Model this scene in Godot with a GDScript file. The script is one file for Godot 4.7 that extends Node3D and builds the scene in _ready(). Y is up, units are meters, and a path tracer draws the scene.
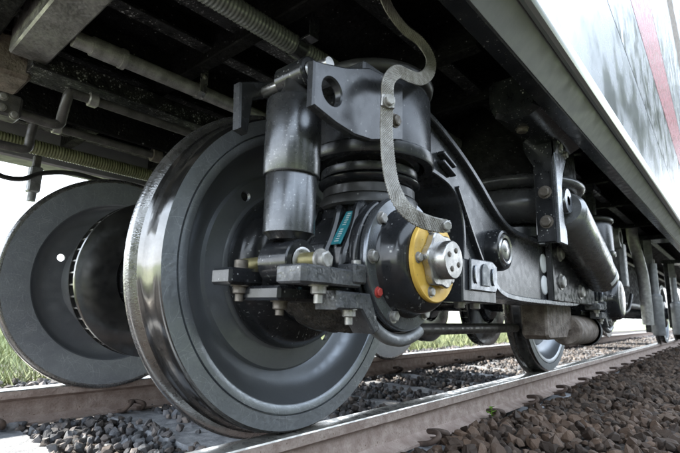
extends Node3D
# Underside of a rail car: bogie, wheelsets and track seen from beside the rail.
# x runs along the track, y is up from the top of the rail, z points out of the car towards the camera.

class MB:
	var v := PackedVector3Array()
	var n := PackedVector3Array()
	func tri(a: Vector3, b: Vector3, c: Vector3, na: Vector3, nb: Vector3, nc: Vector3) -> void:
		var cr := (b - a).cross(c - a)
		if cr.length_squared() < 1e-16: return
		if cr.dot(na + nb + nc) > 0.0:
			v.append_array([a, c, b]); n.append_array([na, nc, nb])
		else:
			v.append_array([a, b, c]); n.append_array([na, nb, nc])
	func quad(a: Vector3, b: Vector3, c: Vector3, d: Vector3, na: Vector3, nb: Vector3, nc: Vector3, nd: Vector3) -> void:
		tri(a, b, c, na, nb, nc); tri(a, c, d, na, nc, nd)
	func flat(a: Vector3, b: Vector3, c: Vector3, d: Vector3, out: Vector3) -> void:
		var m := (b - a).cross(c - a)
		if m.length_squared() < 1e-16: m = (c - a).cross(d - a)
		m = m.normalized()
		if m.dot(out) < 0.0: m = -m
		quad(a, b, c, d, m, m, m, m)
	# profile [(r, h)...] turned about the local y of xf (h along y)
	func lathe(xf: Transform3D, prof: Array, segs := 48, a0 := 0.0, a1 := TAU, split := 0.75) -> void:
		var m := prof.size()
		var sn: Array = []
		for i in m - 1:
			var d: Vector2 = prof[i + 1] - prof[i]
			sn.append(Vector2(d.y, -d.x).normalized())
		for i in m - 1:
			var n0: Vector2 = sn[i]
			var n1: Vector2 = sn[i]
			if i > 0 and absf(n0.angle_to(sn[i - 1])) < split: n0 = (n0 + sn[i - 1]).normalized()
			if i < m - 2 and absf(n1.angle_to(sn[i + 1])) < split: n1 = (n1 + sn[i + 1]).normalized()
			for k in segs:
				var t0 := lerpf(a0, a1, float(k) / segs)
				var t1 := lerpf(a0, a1, float(k + 1) / segs)
				var c0 := Vector3(cos(t0), 0, sin(t0)); var c1 := Vector3(cos(t1), 0, sin(t1))
				var p: Vector2 = prof[i]; var q: Vector2 = prof[i + 1]
				quad(xf * (c0 * p.x + Vector3.UP * p.y), xf * (c1 * p.x + Vector3.UP * p.y), xf * (c1 * q.x + Vector3.UP * q.y), xf * (c0 * q.x + Vector3.UP * q.y),
					xf.basis * (c0 * n0.x + Vector3.UP * n0.y), xf.basis * (c1 * n0.x + Vector3.UP * n0.y), xf.basis * (c1 * n1.x + Vector3.UP * n1.y), xf.basis * (c0 * n1.x + Vector3.UP * n1.y))
	func box(xf: Transform3D, s: Vector3, b := 0.004) -> void:
		var h := s * 0.5
		b = minf(b, minf(h.x, minf(h.y, h.z)) * 0.9)
		for ax in 3:
			var u := (ax + 1) % 3; var w := (ax + 2) % 3
			for sg in [-1.0, 1.0]:
				var nn := Vector3.ZERO; nn[ax] = sg
				var c: Array = []
				for k in [[-1, -1], [1, -1], [1, 1], [-1, 1]]:
					var p := Vector3.ZERO
					p[ax] = sg * h[ax]; p[u] = k[0] * (h[u] - b); p[w] = k[1] * (h[w] - b)
					c.append(xf * p)
				flat(c[0], c[1], c[2], c[3], xf.basis * nn)
			for s1 in [-1.0, 1.0]:
				for s2 in [-1.0, 1.0]:
					var p0 := Vector3.ZERO; p0[u] = s1 * h[u]; p0[w] = s2 * (h[w] - b)
					var p1 := Vector3.ZERO; p1[u] = s1 * (h[u] - b); p1[w] = s2 * h[w]
					var e := Vector3.ZERO; e[ax] = h[ax] - b
					flat(xf * (p0 - e), xf * (p0 + e), xf * (p1 + e), xf * (p1 - e), xf.basis * (p0 + p1))
		for a in [-1.0, 1.0]:
			for bb in [-1.0, 1.0]:
				for cc in [-1.0, 1.0]:
					var q := Vector3(a, bb, cc)
					var o := xf.basis * q
					o = o.normalized()
					tri(xf * (q * (h - Vector3(0, b, b))), xf * (q * (h - Vector3(b, 0, b))), xf * (q * (h - Vector3(b, b, 0))), o, o, o)
	func bar(a: Vector3, b: Vector3, w: float, t: float, up := Vector3.UP, bev := 0.003) -> void:
		var z := (b - a).normalized(); var x := up.cross(z).normalized(); var y := z.cross(x)
		box(Transform3D(Basis(x, y, z), (a + b) * 0.5), Vector3(w, t, a.distance_to(b)), bev)
	func _strip(poly: PackedVector2Array, inset: float) -> PackedVector2Array:
		var o := PackedVector2Array()
		var m := poly.size()
		var ccw := not Geometry2D.is_polygon_clockwise(poly)
		for i in m:
			var d0 := (poly[i] - poly[(i + m - 1) % m]).normalized(); var d1 := (poly[(i + 1) % m] - poly[i]).normalized()
			var n0 := Vector2(-d0.y, d0.x); var n1 := Vector2(-d1.y, d1.x)
			var mm := (n0 + n1).normalized(); var l := inset / maxf(0.4, mm.dot(n0))
			o.append(poly[i] + mm * (l if ccw else -l))
		return o
	# polygon in local xy pushed out between z0 and z1, chamfered edges, round or polygonal holes
	func prism(xf: Transform3D, poly: PackedVector2Array, z0: float, z1: float, bev := 0.004, holes: Array = []) -> void:
		var ins := _strip(poly, bev)
		var loops: Array = [[poly, ins, 1.0]]
		var pieces: Array = [ins]
		for hp in holes:
			var hin := _strip(hp, -bev * 0.6)
			loops.append([hp, hin, -1.0])
			var cx := 0.0
			for q in hp: cx += q.x
			cx /= hp.size()
			var nxt: Array = []
			for pc in pieces:
				var lf := PackedVector2Array([Vector2(-99, -99), Vector2(cx, -99), Vector2(cx, 99), Vector2(-99, 99)])
				var rt := PackedVector2Array([Vector2(cx, -99), Vector2(99, -99), Vector2(99, 99), Vector2(cx, 99)])
				for half in [lf, rt]:
					for part in Geometry2D.intersect_polygons(pc, half):
						for res in Geometry2D.clip_polygons(part, hin): nxt.append(res)
			pieces = nxt
		for pc in pieces:
			var idx := Geometry2D.triangulate_polygon(pc)
			for zz in [[z0, -1.0], [z1, 1.0]]:
				var nn: Vector3 = xf.basis * Vector3(0, 0, zz[1])
				for i in range(0, idx.size(), 3):
					tri(xf * Vector3(pc[idx[i]].x, pc[idx[i]].y, zz[0]), xf * Vector3(pc[idx[i + 1]].x, pc[idx[i + 1]].y, zz[0]), xf * Vector3(pc[idx[i + 2]].x, pc[idx[i + 2]].y, zz[0]), nn, nn, nn)
		for lp in loops:
			var o: PackedVector2Array = lp[0]; var q: PackedVector2Array = lp[1]
			var m := o.size()
			var sgn: float = lp[2] * (1.0 if not Geometry2D.is_polygon_clockwise(o) else -1.0)
			var en: Array = []
			for i in m:
				var d := (o[(i + 1) % m] - o[i]).normalized()
				en.append(Vector2(d.y, -d.x) * sgn)
			for i in m:
				var j := (i + 1) % m
				var na: Vector2 = en[i]; var nb: Vector2 = en[i]
				if absf(en[i].angle_to(en[(i + m - 1) % m])) < 0.6: na = (na + en[(i + m - 1) % m]).normalized()
				if absf(en[i].angle_to(en[j])) < 0.6: nb = (nb + en[j]).normalized()
				var A := xf.basis * Vector3(na.x, na.y, 0); var B := xf.basis * Vector3(nb.x, nb.y, 0)
				quad(xf * Vector3(o[i].x, o[i].y, z0 + bev), xf * Vector3(o[j].x, o[j].y, z0 + bev), xf * Vector3(o[j].x, o[j].y, z1 - bev), xf * Vector3(o[i].x, o[i].y, z1 - bev), A, B, B, A)
				for zz in [[z0, z0 + bev, -1.0], [z1, z1 - bev, 1.0]]:
					var A2: Vector3 = xf.basis * Vector3(na.x, na.y, zz[2]).normalized(); var B2: Vector3 = xf.basis * Vector3(nb.x, nb.y, zz[2]).normalized()
					quad(xf * Vector3(o[i].x, o[i].y, zz[1]), xf * Vector3(o[j].x, o[j].y, zz[1]), xf * Vector3(q[j].x, q[j].y, zz[0]), xf * Vector3(q[i].x, q[i].y, zz[0]), A2, B2, B2, A2)
	func tube(pts: Array, r, segs := 16, caps := true) -> void:
		var m := pts.size()
		var up := Vector3(0.123, 0.9, 0.31).normalized()
		var rings: Array = []; var nors: Array = []
		for i in m:
			var t: Vector3 = (pts[mini(i + 1, m - 1)] - pts[maxi(i - 1, 0)]).normalized()
			up = (up - t * up.dot(t)).normalized()
			if i == 0 and absf(t.dot(Vector3.UP)) > 0.98: up = Vector3.RIGHT
			var s := t.cross(up).normalized()
			var rr: float = r[i] if r is Array else r
			var ring: Array = []; var nr: Array = []
			for k in segs + 1:
				var a := TAU * k / segs
				var d := s * cos(a) + up * sin(a)
				ring.append(pts[i] + d * rr); nr.append(d)
			rings.append(ring); nors.append(nr)
		for i in m - 1:
			for k in segs:
				quad(rings[i][k], rings[i][k + 1], rings[i + 1][k + 1], rings[i + 1][k], nors[i][k], nors[i][k + 1], nors[i + 1][k + 1], nors[i + 1][k])
		if caps:
			for e in [[0, 1], [m - 1, m - 2]]:
				var nn: Vector3 = (pts[e[0]] - pts[e[1]]).normalized()
				for k in segs: tri(pts[e[0]], rings[e[0]][k], rings[e[0]][k + 1], nn, nn, nn)
	func mesh(off := Vector3.ZERO) -> ArrayMesh:
		var vv := v
		if off != Vector3.ZERO:
			vv = PackedVector3Array(v)
			for i in vv.size(): vv[i] -= off
		var a := []; a.resize(Mesh.ARRAY_MAX)
		a[Mesh.ARRAY_VERTEX] = vv; a[Mesh.ARRAY_NORMAL] = n
		var am := ArrayMesh.new(); am.add_surface_from_arrays(Mesh.PRIMITIVE_TRIANGLES, a)
		return am

const STRAP_PTS := [Vector3(-0.1108, 1.1212, 1.0500), Vector3(-0.0822, 1.0921, 1.0550), Vector3(-0.0338, 1.0724, 1.0600), Vector3(0.0247, 1.0627, 1.0700), Vector3(0.0423, 1.0158, 1.0900), Vector3(0.0187, 0.9608, 1.1000), Vector3(-0.0432, 0.9111, 1.1100), Vector3(-0.1136, 0.8854, 1.1200), Vector3(-0.1668, 0.8705, 1.1250), Vector3(-0.2085, 0.8268, 1.1300), Vector3(-0.2048, 0.7833, 1.1250), Vector3(-0.2009, 0.7332, 1.1200), Vector3(-0.2107, 0.6715, 1.1300), Vector3(-0.2137, 0.6144, 1.1400), Vector3(-0.2212, 0.5673, 1.1600), Vector3(-0.2041, 0.5406, 1.1700), Vector3(-0.1716, 0.5246, 1.1800), Vector3(-0.1071, 0.5254, 1.1750), Vector3(-0.0497, 0.5307, 1.1700)]
const SEAM_PTS := [
	[Vector3(-1.3766, 2.1223, 1.3520), Vector3(4.3155, 1.0874, 1.3520)],
	[Vector3(-0.7412, 2.5309, 1.3650), Vector3(4.6058, 1.4483, 1.3650)],
	[Vector3(0.2315, 3.4053, 1.3750), Vector3(4.8074, 1.7091, 1.3750)],
	[Vector3(1.8968, 4.5954, 1.3900), Vector3(5.7165, 2.5669, 1.3900)],
	[Vector3(2.4495, 4.7348, 1.4000), Vector3(6.3646, 3.1710, 1.4000)]]

var org := {}
var used := {}
var M := {}
var rng := RandomNumberGenerator.new()
const AZ := Basis(Vector3(1, 0, 0), Vector3(0, 0, 1), Vector3(0, -1, 0))   # local y of a lathe points along world z
const WB := 2.25                                                            # wheelbase
const AX := 0.46                                                            # axle height = wheel radius

func numbered(called: String) -> String:
	var k: int = used.get(called, 0)
	used[called] = k + 1
	return called if k == 0 else "%s_%03d" % [called, k]

func thing(called: String, label: String, category: String, at := Vector3.ZERO, group := "") -> Node3D:
	var o := Node3D.new(); o.name = numbered(called); add_child(o)
	o.position = at; org[o] = at
	tag(o, label, category, group)
	return o

func tag(o: Node, label: String, category: String, group := "") -> void:
	o.set_meta("label", label); o.set_meta("category", category)
	if group: o.set_meta("group", group)

func part(parent: Node, called: String, mb: MB, mat: Material, label := "") -> MeshInstance3D:
	var o := MeshInstance3D.new(); o.name = called
	o.mesh = mb.mesh(org[parent]); o.material_override = mat
	parent.add_child(o, true); org[o] = org[parent]
	if label: o.set_meta("label", label)
	return o

func single(called: String, mb: MB, mat: Material, label: String, category: String, at := Vector3.ZERO, group := "") -> MeshInstance3D:
	var o := MeshInstance3D.new(); o.name = numbered(called)
	o.mesh = mb.mesh(at); o.material_override = mat; o.position = at
	add_child(o); org[o] = at
	tag(o, label, category, group)
	return o

func struct(called: String, mb: MB, mat: Material) -> MeshInstance3D:
	var o := MeshInstance3D.new(); o.name = called
	o.mesh = mb.mesh(); o.material_override = mat
	add_child(o); org[o] = Vector3.ZERO
	o.set_meta("kind", "structure")
	return o

func copy(o: Node3D, called: String, at: Vector3, label: String) -> Node3D:
	var c: Node3D = o.duplicate(); c.name = numbered(called); add_child(c); c.position = at
	c.set_meta("label", label)
	org[c] = at
	return c

func T(p: Vector3) -> Transform3D: return Transform3D(Basis(), p)
func TZ(p: Vector3) -> Transform3D: return Transform3D(AZ, p)
func along(p: Vector3, d: Vector3) -> Transform3D:
	var y := d.normalized(); var h := Vector3.RIGHT if absf(y.x) < 0.9 else Vector3.UP
	var x := h.cross(y).normalized()
	return Transform3D(Basis(x, y, x.cross(y)), p)
func P2(a: Array) -> Array:
	var o := []
	for i in range(0, a.size(), 2): o.append(Vector2(a[i], a[i + 1]))
	return o
func PV(a: Array) -> PackedVector2Array: return PackedVector2Array(P2(a))
func ring2(c: Vector2, r: float, k := 24, sy := 1.0) -> PackedVector2Array:
	var o := PackedVector2Array()
	for i in k: o.append(c + Vector2(cos(TAU * i / k), sin(TAU * i / k) * sy) * r)
	return o
func smooth(pts: Array, per := 6) -> Array:
	var c := Curve3D.new()
	var m := pts.size()
	for i in m:
		var t: Vector3 = (pts[mini(i + 1, m - 1)] - pts[maxi(i - 1, 0)]) / 6.0
		c.add_point(pts[i], -t, t)
	var o := []
	for i in m - 1:
		for k in per: o.append(c.sample(i, float(k) / per))
	o.append(pts[m - 1])
	return o

var bolt_meshes := {}
func bolt(parent: Node, at: Vector3, dir: Vector3, r: float, mat: Material, called := "bolt", len_ := 0.7, label := "") -> MeshInstance3D:
	var key := "%.4f_%.2f" % [r, len_]
	if not bolt_meshes.has(key):
		var b := MB.new()
		b.lathe(Transform3D(), P2([0, r * 0.12, r * 1.25, r * 0.12, r * 1.25, -0.003]), 18)
		var h := r * (len_ + 0.12)
		b.lathe(Transform3D(), P2([0, h, r * 0.78, h, r, h - r * 0.14, r, -0.002]), 6, 0.0, TAU, 0.1)
		bolt_meshes[key] = b.mesh()
	var o := MeshInstance3D.new(); o.name = called; o.mesh = bolt_meshes[key]; o.material_override = mat
	parent.add_child(o, true)
	var xf := along(at - org[parent], dir)
	xf.basis = xf.basis * Basis(Vector3.UP, fmod(absf(at.x * 71.3 + at.y * 37.7 + at.z * 11.0), 1.0))
	o.transform = xf
	if label: o.set_meta("label", label)
	return o

# ---------- materials ----------
func tex(img: Image) -> ImageTexture: return ImageTexture.create_from_image(img)
func srgb(c: Color) -> Color: return c.linear_to_srgb()

# paint or metal with mottling and splashed dots; all values are linear base colours
func dirty(seed_: int, base: Color, other: Color, mott: float, dots: int, dotc: Color, dmax := 2.2, size := 512, freq := 0.012) -> ImageTexture:
	var nz := FastNoiseLite.new(); nz.seed = seed_; nz.frequency = freq; nz.fractal_octaves = 5
	var n1 := nz.get_seamless_image(size, size)
	nz.seed = seed_ + 9; nz.frequency = freq * 9.0; nz.fractal_octaves = 2
	var n2 := nz.get_seamless_image(size, size)
	n1.convert(Image.FORMAT_L8); n2.convert(Image.FORMAT_L8)
	var a := n1.get_data(); var b := n2.get_data()
	var out := PackedByteArray(); out.resize(size * size * 3)
	var lut := []
	for i in 256:
		var t := clampf((i / 255.0 - 0.5) * 2.0 * mott + 0.5 * mott, 0.0, 1.0)
		var c := srgb(base.lerp(other, t)); lut.append(c)
	for i in size * size:
		var k := clampi(int(a[i] * 0.7 + b[i] * 0.3), 0, 255)
		var c: Color = lut[k]
		out[i * 3] = int(c.r * 255); out[i * 3 + 1] = int(c.g * 255); out[i * 3 + 2] = int(c.b * 255)
	var img := Image.create_from_data(size, size, false, Image.FORMAT_RGB8, out)
	var r := RandomNumberGenerator.new(); r.seed = seed_
	for i in dots:
		var rad := 0.5 + absf(r.randfn(0.0, 0.45)) * dmax
		var cx := r.randi_range(0, size - 1); var cy := r.randi_range(0, size - 1)
		if smoothstep(95.0, 165.0, float(a[cy * size + cx])) < r.randf(): continue
		var al := r.randf_range(0.15, 0.95)
		var ca := r.randf_range(0.5, 1.0)
		for y in range(-int(rad) - 1, int(rad) + 2):
			for x in range(-int(rad) - 1, int(rad) + 2):
				if x * x + y * y * ca <= rad * rad:
					var px := posmod(cx + x, size); var py := posmod(cy + y, size)
					img.set_pixel(px, py, img.get_pixel(px, py).lerp(srgb(dotc), al))
	return tex(img)

func scratch(img: Image, seed_: int, count: int, c: Color, lmin: float, lmax: float, spread := TAU) -> void:
	var r := RandomNumberGenerator.new(); r.seed = seed_
	var s := img.get_width()
	for i in count:
		var x := r.randf() * s; var y := r.randf() * s
		var a := r.randf_range(-spread * 0.5, spread * 0.5); var l := r.randf_range(lmin, lmax)
		var al := r.randf_range(0.15, 0.75); var bend := r.randf_range(-0.02, 0.02)
		for k in int(l):
			a += bend
			x += cos(a); y += sin(a)
			var px := posmod(int(x), s); var py := posmod(int(y), s)
			img.set_pixel(px, py, img.get_pixel(px, py).lerp(c, al))

func rough_tex(seed_: int, lo: float, hi: float, freq := 0.02, size := 512) -> ImageTexture:
	var nz := FastNoiseLite.new(); nz.seed = seed_; nz.frequency = freq; nz.fractal_octaves = 5
	var n1 := nz.get_seamless_image(size, size); n1.convert(Image.FORMAT_L8)
	var a := n1.get_data()
	for i in a.size(): a[i] = int(clampf(lerpf(lo, hi, smoothstep(0.25, 0.75, a[i] / 255.0)), 0, 1) * 255)
	return tex(Image.create_from_data(size, size, false, Image.FORMAT_L8, a))

func bump_tex(seed_: int, freq: float, depth: float, size := 512, cell := false) -> ImageTexture:
	var nz := FastNoiseLite.new(); nz.seed = seed_; nz.frequency = freq; nz.fractal_octaves = 4
	if cell: nz.noise_type = FastNoiseLite.TYPE_CELLULAR
	var im := nz.get_seamless_image(size, size)
	im.convert(Image.FORMAT_RGBA8)
	im.bump_map_to_normal_map(depth)
	return tex(im)

func mat(c: Color, rough: float, metal := 0.0, albedo: Texture2D = null, rt: Texture2D = null, nt: Texture2D = null, sc := 2.0, ns := 0.5) -> StandardMaterial3D:
	var m := StandardMaterial3D.new()
	m.albedo_color = srgb(c) if albedo == null else Color.WHITE
	m.roughness = rough; m.metallic = metal
	if albedo: m.albedo_texture = albedo
	if rt: m.roughness_texture = rt; m.roughness = 1.0
	if nt: m.normal_enabled = true; m.normal_texture = nt; m.normal_scale = ns
	if albedo or rt or nt:
		m.uv1_triplanar = true; m.uv1_scale = Vector3(sc, sc, sc)
	return m

func make_materials() -> void:
	var g := func(x: float) -> Color: return Color(x, x, x)
	var rough_gloss := rough_tex(1, 0.16, 0.42)
	var rough_mid := rough_tex(2, 0.30, 0.62)
	var rough_dull := rough_tex(3, 0.6, 0.95)
	var fine_bump := bump_tex(4, 0.08, 2.0)
	var cast_bump := bump_tex(5, 0.05, 5.0)
	var black_t := dirty(11, Color(0.012, 0.013, 0.015), Color(0.032, 0.033, 0.036), 0.6, 1500, Color(0.6, 0.6, 0.58), 1.7)
	M.black = mat(Color.WHITE, 1, 0.0, black_t, rough_tex(10, 0.14, 0.26), null, 2.0)
	var frame_t := dirty(12, Color(0.04, 0.042, 0.047), Color(0.07, 0.073, 0.079), 0.5, 900, Color(0.45, 0.45, 0.43), 1.5)
	M.frame = mat(Color.WHITE, 1, 0.35, frame_t, rough_tex(13, 0.24, 0.3), null, 2.0)
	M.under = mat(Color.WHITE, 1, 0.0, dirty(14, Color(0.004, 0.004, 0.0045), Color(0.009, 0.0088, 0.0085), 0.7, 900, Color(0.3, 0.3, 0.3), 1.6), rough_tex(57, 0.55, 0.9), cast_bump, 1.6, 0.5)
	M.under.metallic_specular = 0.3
	M.chipped = mat(Color.WHITE, 1, 0.2, dirty(88, Color(0.008, 0.008, 0.009), Color(0.03, 0.03, 0.03), 0.7, 5200, Color(0.5, 0.5, 0.5), 3.0), rough_tex(89, 0.3, 0.55), cast_bump, 2.2, 0.5)
	M.rubber = mat(Color.WHITE, 1, 0.0, dirty(15, Color(0.012, 0.012, 0.013), Color(0.04, 0.039, 0.037), 0.7, 160, Color(0.3, 0.29, 0.27), 1.5), rough_mid, null, 2.0)
	M.bellows = mat(Color.WHITE, 1, 0.0, dirty(16, Color(0.045, 0.046, 0.049), Color(0.085, 0.085, 0.087), 0.7, 60, Color(0.3, 0.3, 0.3), 1.2), rough_tex(17, 0.2, 0.34), null, 2.0)
	# damper tube: dark lacquer with splashes
	M.damper = mat(Color.WHITE, 1, 0.8, dirty(18, Color(0.10, 0.104, 0.11), Color(0.155, 0.158, 0.165), 0.5, 2600, Color(0.6, 0.6, 0.58), 1.0), rough_tex(19, 0.24, 0.32), null, 2.4)
	# wheel
	var rim_img: Image = dirty(21, Color(0.32, 0.345, 0.378), Color(0.42, 0.446, 0.48), 0.5, 240, Color(0.7, 0.7, 0.7), 1.2).get_image()
	scratch(rim_img, 5, 520, Color(0.86, 0.88, 0.9), 8, 70)
	M.rim = mat(Color.WHITE, 1, 0.65, tex(rim_img), rough_tex(22, 0.32, 0.45, 0.05), fine_bump, 2.2, 0.15)
	M.tread = mat(Color.WHITE, 1, 0.95, dirty(23, Color(0.17, 0.167, 0.163), Color(0.26, 0.257, 0.252), 0.6, 120, Color(0.1, 0.09, 0.08), 1.2), rough_tex(24, 0.12, 0.2), null, 2.0)
	M.disc = mat(Color.WHITE, 1, 0.9, dirty(58, Color(0.15, 0.15, 0.148), Color(0.24, 0.238, 0.23), 0.7, 60, Color(0.3, 0.3, 0.3), 1.0), rough_tex(59, 0.14, 0.26), null, 2.0)
	M.flange = mat(Color.WHITE, 1, 0.9, dirty(27, Color(0.30, 0.295, 0.29), Color(0.44, 0.435, 0.43), 0.6, 900, Color(0.12, 0.1, 0.09), 1.2), rough_tex(28, 0.2, 0.34), bump_tex(29, 0.12, 3.0), 2.6, 0.3)
	M.web = mat(Color.WHITE, 1, 0.6, dirty(25, Color(0.24, 0.256, 0.28), Color(0.31, 0.327, 0.355), 0.5, 110, Color(0.6, 0.6, 0.6), 1.3), rough_tex(26, 0.3, 0.42), fine_bump, 2.0, 0.06)
	M.steel = mat(Color.WHITE, 1, 0.9, dirty(31, Color(0.34, 0.335, 0.33), Color(0.5, 0.49, 0.48), 0.8, 200, Color(0.12, 0.1, 0.09), 1.2), rough_tex(32, 0.22, 0.42), null, 3.0)
	M.bolt = mat(Color.WHITE, 1, 0.55, dirty(33, Color(0.28, 0.27, 0.255), Color(0.5, 0.49, 0.47), 0.8, 300, Color(0.16, 0.12, 0.09), 1.6, 256), rough_tex(34, 0.3, 0.55, 0.03, 256), null, 6.0)
	M.bolt_dark = mat(Color.WHITE, 1, 0.4, dirty(35, Color(0.10, 0.085, 0.07), Color(0.19, 0.17, 0.15), 0.8, 200, Color(0.4, 0.36, 0.32), 1.4, 256), rough_tex(36, 0.4, 0.7, 0.03, 256), null, 6.0)
	M.red = mat(Color(0.42, 0.06, 0.05), 0.45)
	M.grey_part = mat(Color.WHITE, 1, 0.3, dirty(37, Color(0.15, 0.155, 0.16), Color(0.30, 0.305, 0.31), 0.8, 500, Color(0.03, 0.03, 0.03), 1.8), rough_mid, cast_bump, 2.4, 0.25)
	M.lug = mat(Color.WHITE, 1, 0.35, dirty(20, Color(0.05, 0.052, 0.056), Color(0.13, 0.132, 0.138), 0.7, 900, Color(0.42, 0.42, 0.42), 1.6), rough_tex(60, 0.22, 0.5), cast_bump, 3.0, 0.25)
	M.silver = mat(Color.WHITE, 1, 0.65, dirty(9, Color(0.2, 0.205, 0.21), Color(0.28, 0.285, 0.29), 0.7, 260, Color(0.6, 0.6, 0.6), 1.6), rough_tex(8, 0.2, 0.32), null, 2.4)
	M.ring = mat(Color.WHITE, 1, 0.75, dirty(38, Color(0.15, 0.16, 0.175), Color(0.22, 0.23, 0.247), 0.5, 160, Color(0.04, 0.04, 0.04), 1.4), rough_tex(39, 0.2, 0.3), null, 2.4)
	M.yellow = mat(Color.WHITE, 1, 0.15, dirty(40, Color(0.60, 0.36, 0.055), Color(0.70, 0.47, 0.11), 0.7, 160, Color(0.12, 0.08, 0.03), 1.4, 256), rough_tex(41, 0.3, 0.5, 0.03, 256), null, 4.0)
	M.teal = mat(Color(0.03, 0.22, 0.26), 0.4)
	M.white_print = mat(Color(0.55, 0.62, 0.62), 0.5)
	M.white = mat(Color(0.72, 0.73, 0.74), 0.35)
	M.mud = mat(Color.WHITE, 1, 0.0, dirty(42, Color(0.008, 0.007, 0.006), Color(0.07, 0.058, 0.046), 0.8, 1400, Color(0.2, 0.17, 0.13), 1.8), rough_dull, bump_tex(43, 0.07, 14.0), 3.0, 1.0)
	M.rusty = mat(Color.WHITE, 1, 0.1, dirty(44, Color(0.10, 0.08, 0.066), Color(0.26, 0.22, 0.19), 0.9, 600, Color(0.04, 0.03, 0.025), 2.2), rough_dull, cast_bump, 2.4, 0.5)
	M.beam = mat(Color.WHITE, 1, 0.45, dirty(45, Color(0.16, 0.155, 0.148), Color(0.36, 0.355, 0.35), 0.9, 300, Color(0.4, 0.39, 0.36), 1.4, 512, 0.008), rough_mid, cast_bump, 1.8, 0.3)
	M.pipe = mat(Color.WHITE, 1, 0.5, dirty(46, Color(0.20, 0.195, 0.19), Color(0.46, 0.45, 0.44), 0.9, 700, Color(0.03, 0.03, 0.03), 1.8), rough_mid, null, 3.0)
	M.pipe_dark = mat(Color.WHITE, 1, 0.2, dirty(47, Color(0.05, 0.047, 0.046), Color(0.13, 0.122, 0.118), 0.8, 400, Color(0.3, 0.3, 0.3), 1.2), rough_mid, null, 3.0)
	M.conduit = mat(Color.WHITE, 1, 0.35, dirty(48, Color(0.17, 0.18, 0.178), Color(0.32, 0.335, 0.33), 0.8, 600, Color(0.03, 0.03, 0.03), 2.0), rough_tex(49, 0.22, 0.4), null, 3.0)
	M.conduit_green = mat(Color.WHITE, 1, 0.0, dirty(50, Color(0.11, 0.115, 0.055), Color(0.24, 0.25, 0.14), 0.8, 160, Color(0.02, 0.02, 0.02), 2.0), rough_mid, null, 3.0)
	M.braid = mat(Color.WHITE, 1, 0.6, dirty(51, Color(0.2, 0.187, 0.165), Color(0.44, 0.425, 0.40), 0.9, 2600, Color(0.08, 0.06, 0.045), 1.6), rough_tex(52, 0.35, 0.6), bump_tex(53, 0.15, 8.0), 5.0, 0.6)
	M.brass = mat(Color.WHITE, 1, 0.6, dirty(54, Color(0.14, 0.12, 0.05), Color(0.26, 0.23, 0.12), 0.9, 200, Color(0.06, 0.05, 0.03), 1.6, 256), rough_tex(55, 0.3, 0.5, 0.03, 256), null, 6.0)
	# car body
	var body_img: Image = dirty(61, Color(0.14, 0.15, 0.16), Color(0.175, 0.185, 0.196), 0.8, 100, Color(0.4, 0.4, 0.4), 1.2, 1024, 0.006).get_image()
	scratch(body_img, 8, 500, Color(0.62, 0.63, 0.65), 20, 160, 0.9)
	M.body = mat(Color.WHITE, 1, 0.85, tex(body_img), rough_tex(62, 0.17, 0.30, 0.006), bump_tex(63, 0.003, 4.0), 0.8, 0.2)
	M.chrome = mat(Color.WHITE, 1, 0.95, dirty(64, Color(0.18, 0.186, 0.193), Color(0.24, 0.246, 0.253), 0.7, 60, Color(0.4, 0.4, 0.4), 1.2), rough_tex(65, 0.16, 0.28, 0.01), bump_tex(66, 0.004, 6.0), 0.9, 0.3)
	M.sill = mat(Color.WHITE, 1, 0.25, dirty(67, Color(0.19, 0.195, 0.2), Color(0.24, 0.242, 0.245), 0.7, 70, Color(0.25, 0.25, 0.25), 1.2), rough_tex(68, 0.35, 0.55), null, 1.6)
	M.sill_edge = mat(Color(0.62, 0.66, 0.67), 0.3, 0.8)
	M.stripe = mat(Color.WHITE, 1, 0.1, dirty(69, Color(0.30, 0.03, 0.045), Color(0.38, 0.055, 0.075), 0.8, 60, Color(0.6, 0.3, 0.32), 1.4), rough_tex(70, 0.18, 0.35), null, 1.2)
	# track
	M.rail_side = mat(Color.WHITE, 1, 0.15, dirty(71, Color(0.29, 0.22, 0.19), Color(0.50, 0.415, 0.37), 0.8, 700, Color(0.14, 0.085, 0.06), 2.4), rough_dull, cast_bump, 2.0, 0.35)
	M.rail_top = mat(Color.WHITE, 1, 0.8, dirty(72, Color(0.42, 0.41, 0.38), Color(0.62, 0.61, 0.58), 0.8, 100, Color(0.3, 0.25, 0.2), 1.2), rough_tex(73, 0.2, 0.45), null, 2.0)
	M.concrete = mat(Color.WHITE, 1, 0.0, dirty(74, Color(0.19, 0.198, 0.213), Color(0.33, 0.34, 0.358), 0.9, 1600, Color(0.16, 0.15, 0.14), 2.0), rough_dull, cast_bump, 2.4, 0.4)
	M.clip = mat(Color.WHITE, 1, 0.1, dirty(75, Color(0.05, 0.035, 0.028), Color(0.14, 0.10, 0.08), 0.9, 200, Color(0.2, 0.15, 0.1), 1.6, 256), rough_dull, null, 6.0)
	M.soil = mat(Color.WHITE, 1, 0.0, dirty(76, Color(0.02, 0.014, 0.011), Color(0.06, 0.046, 0.036), 0.9, 3000, Color(0.11, 0.1, 0.08), 3.0), rough_dull, bump_tex(77, 0.06, 10.0), 2.0, 1.0)
	M.field = mat(Color.WHITE, 1, 0.0, dirty(78, Color(0.19, 0.23, 0.10), Color(0.30, 0.33, 0.17), 0.9, 3000, Color(0.24, 0.26, 0.12), 2.0), rough_dull, null, 0.7)
	var sb := bump_tex(79, 0.06, 6.0)
	M.stones_grey = []
	M.stones_brown = []
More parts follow.
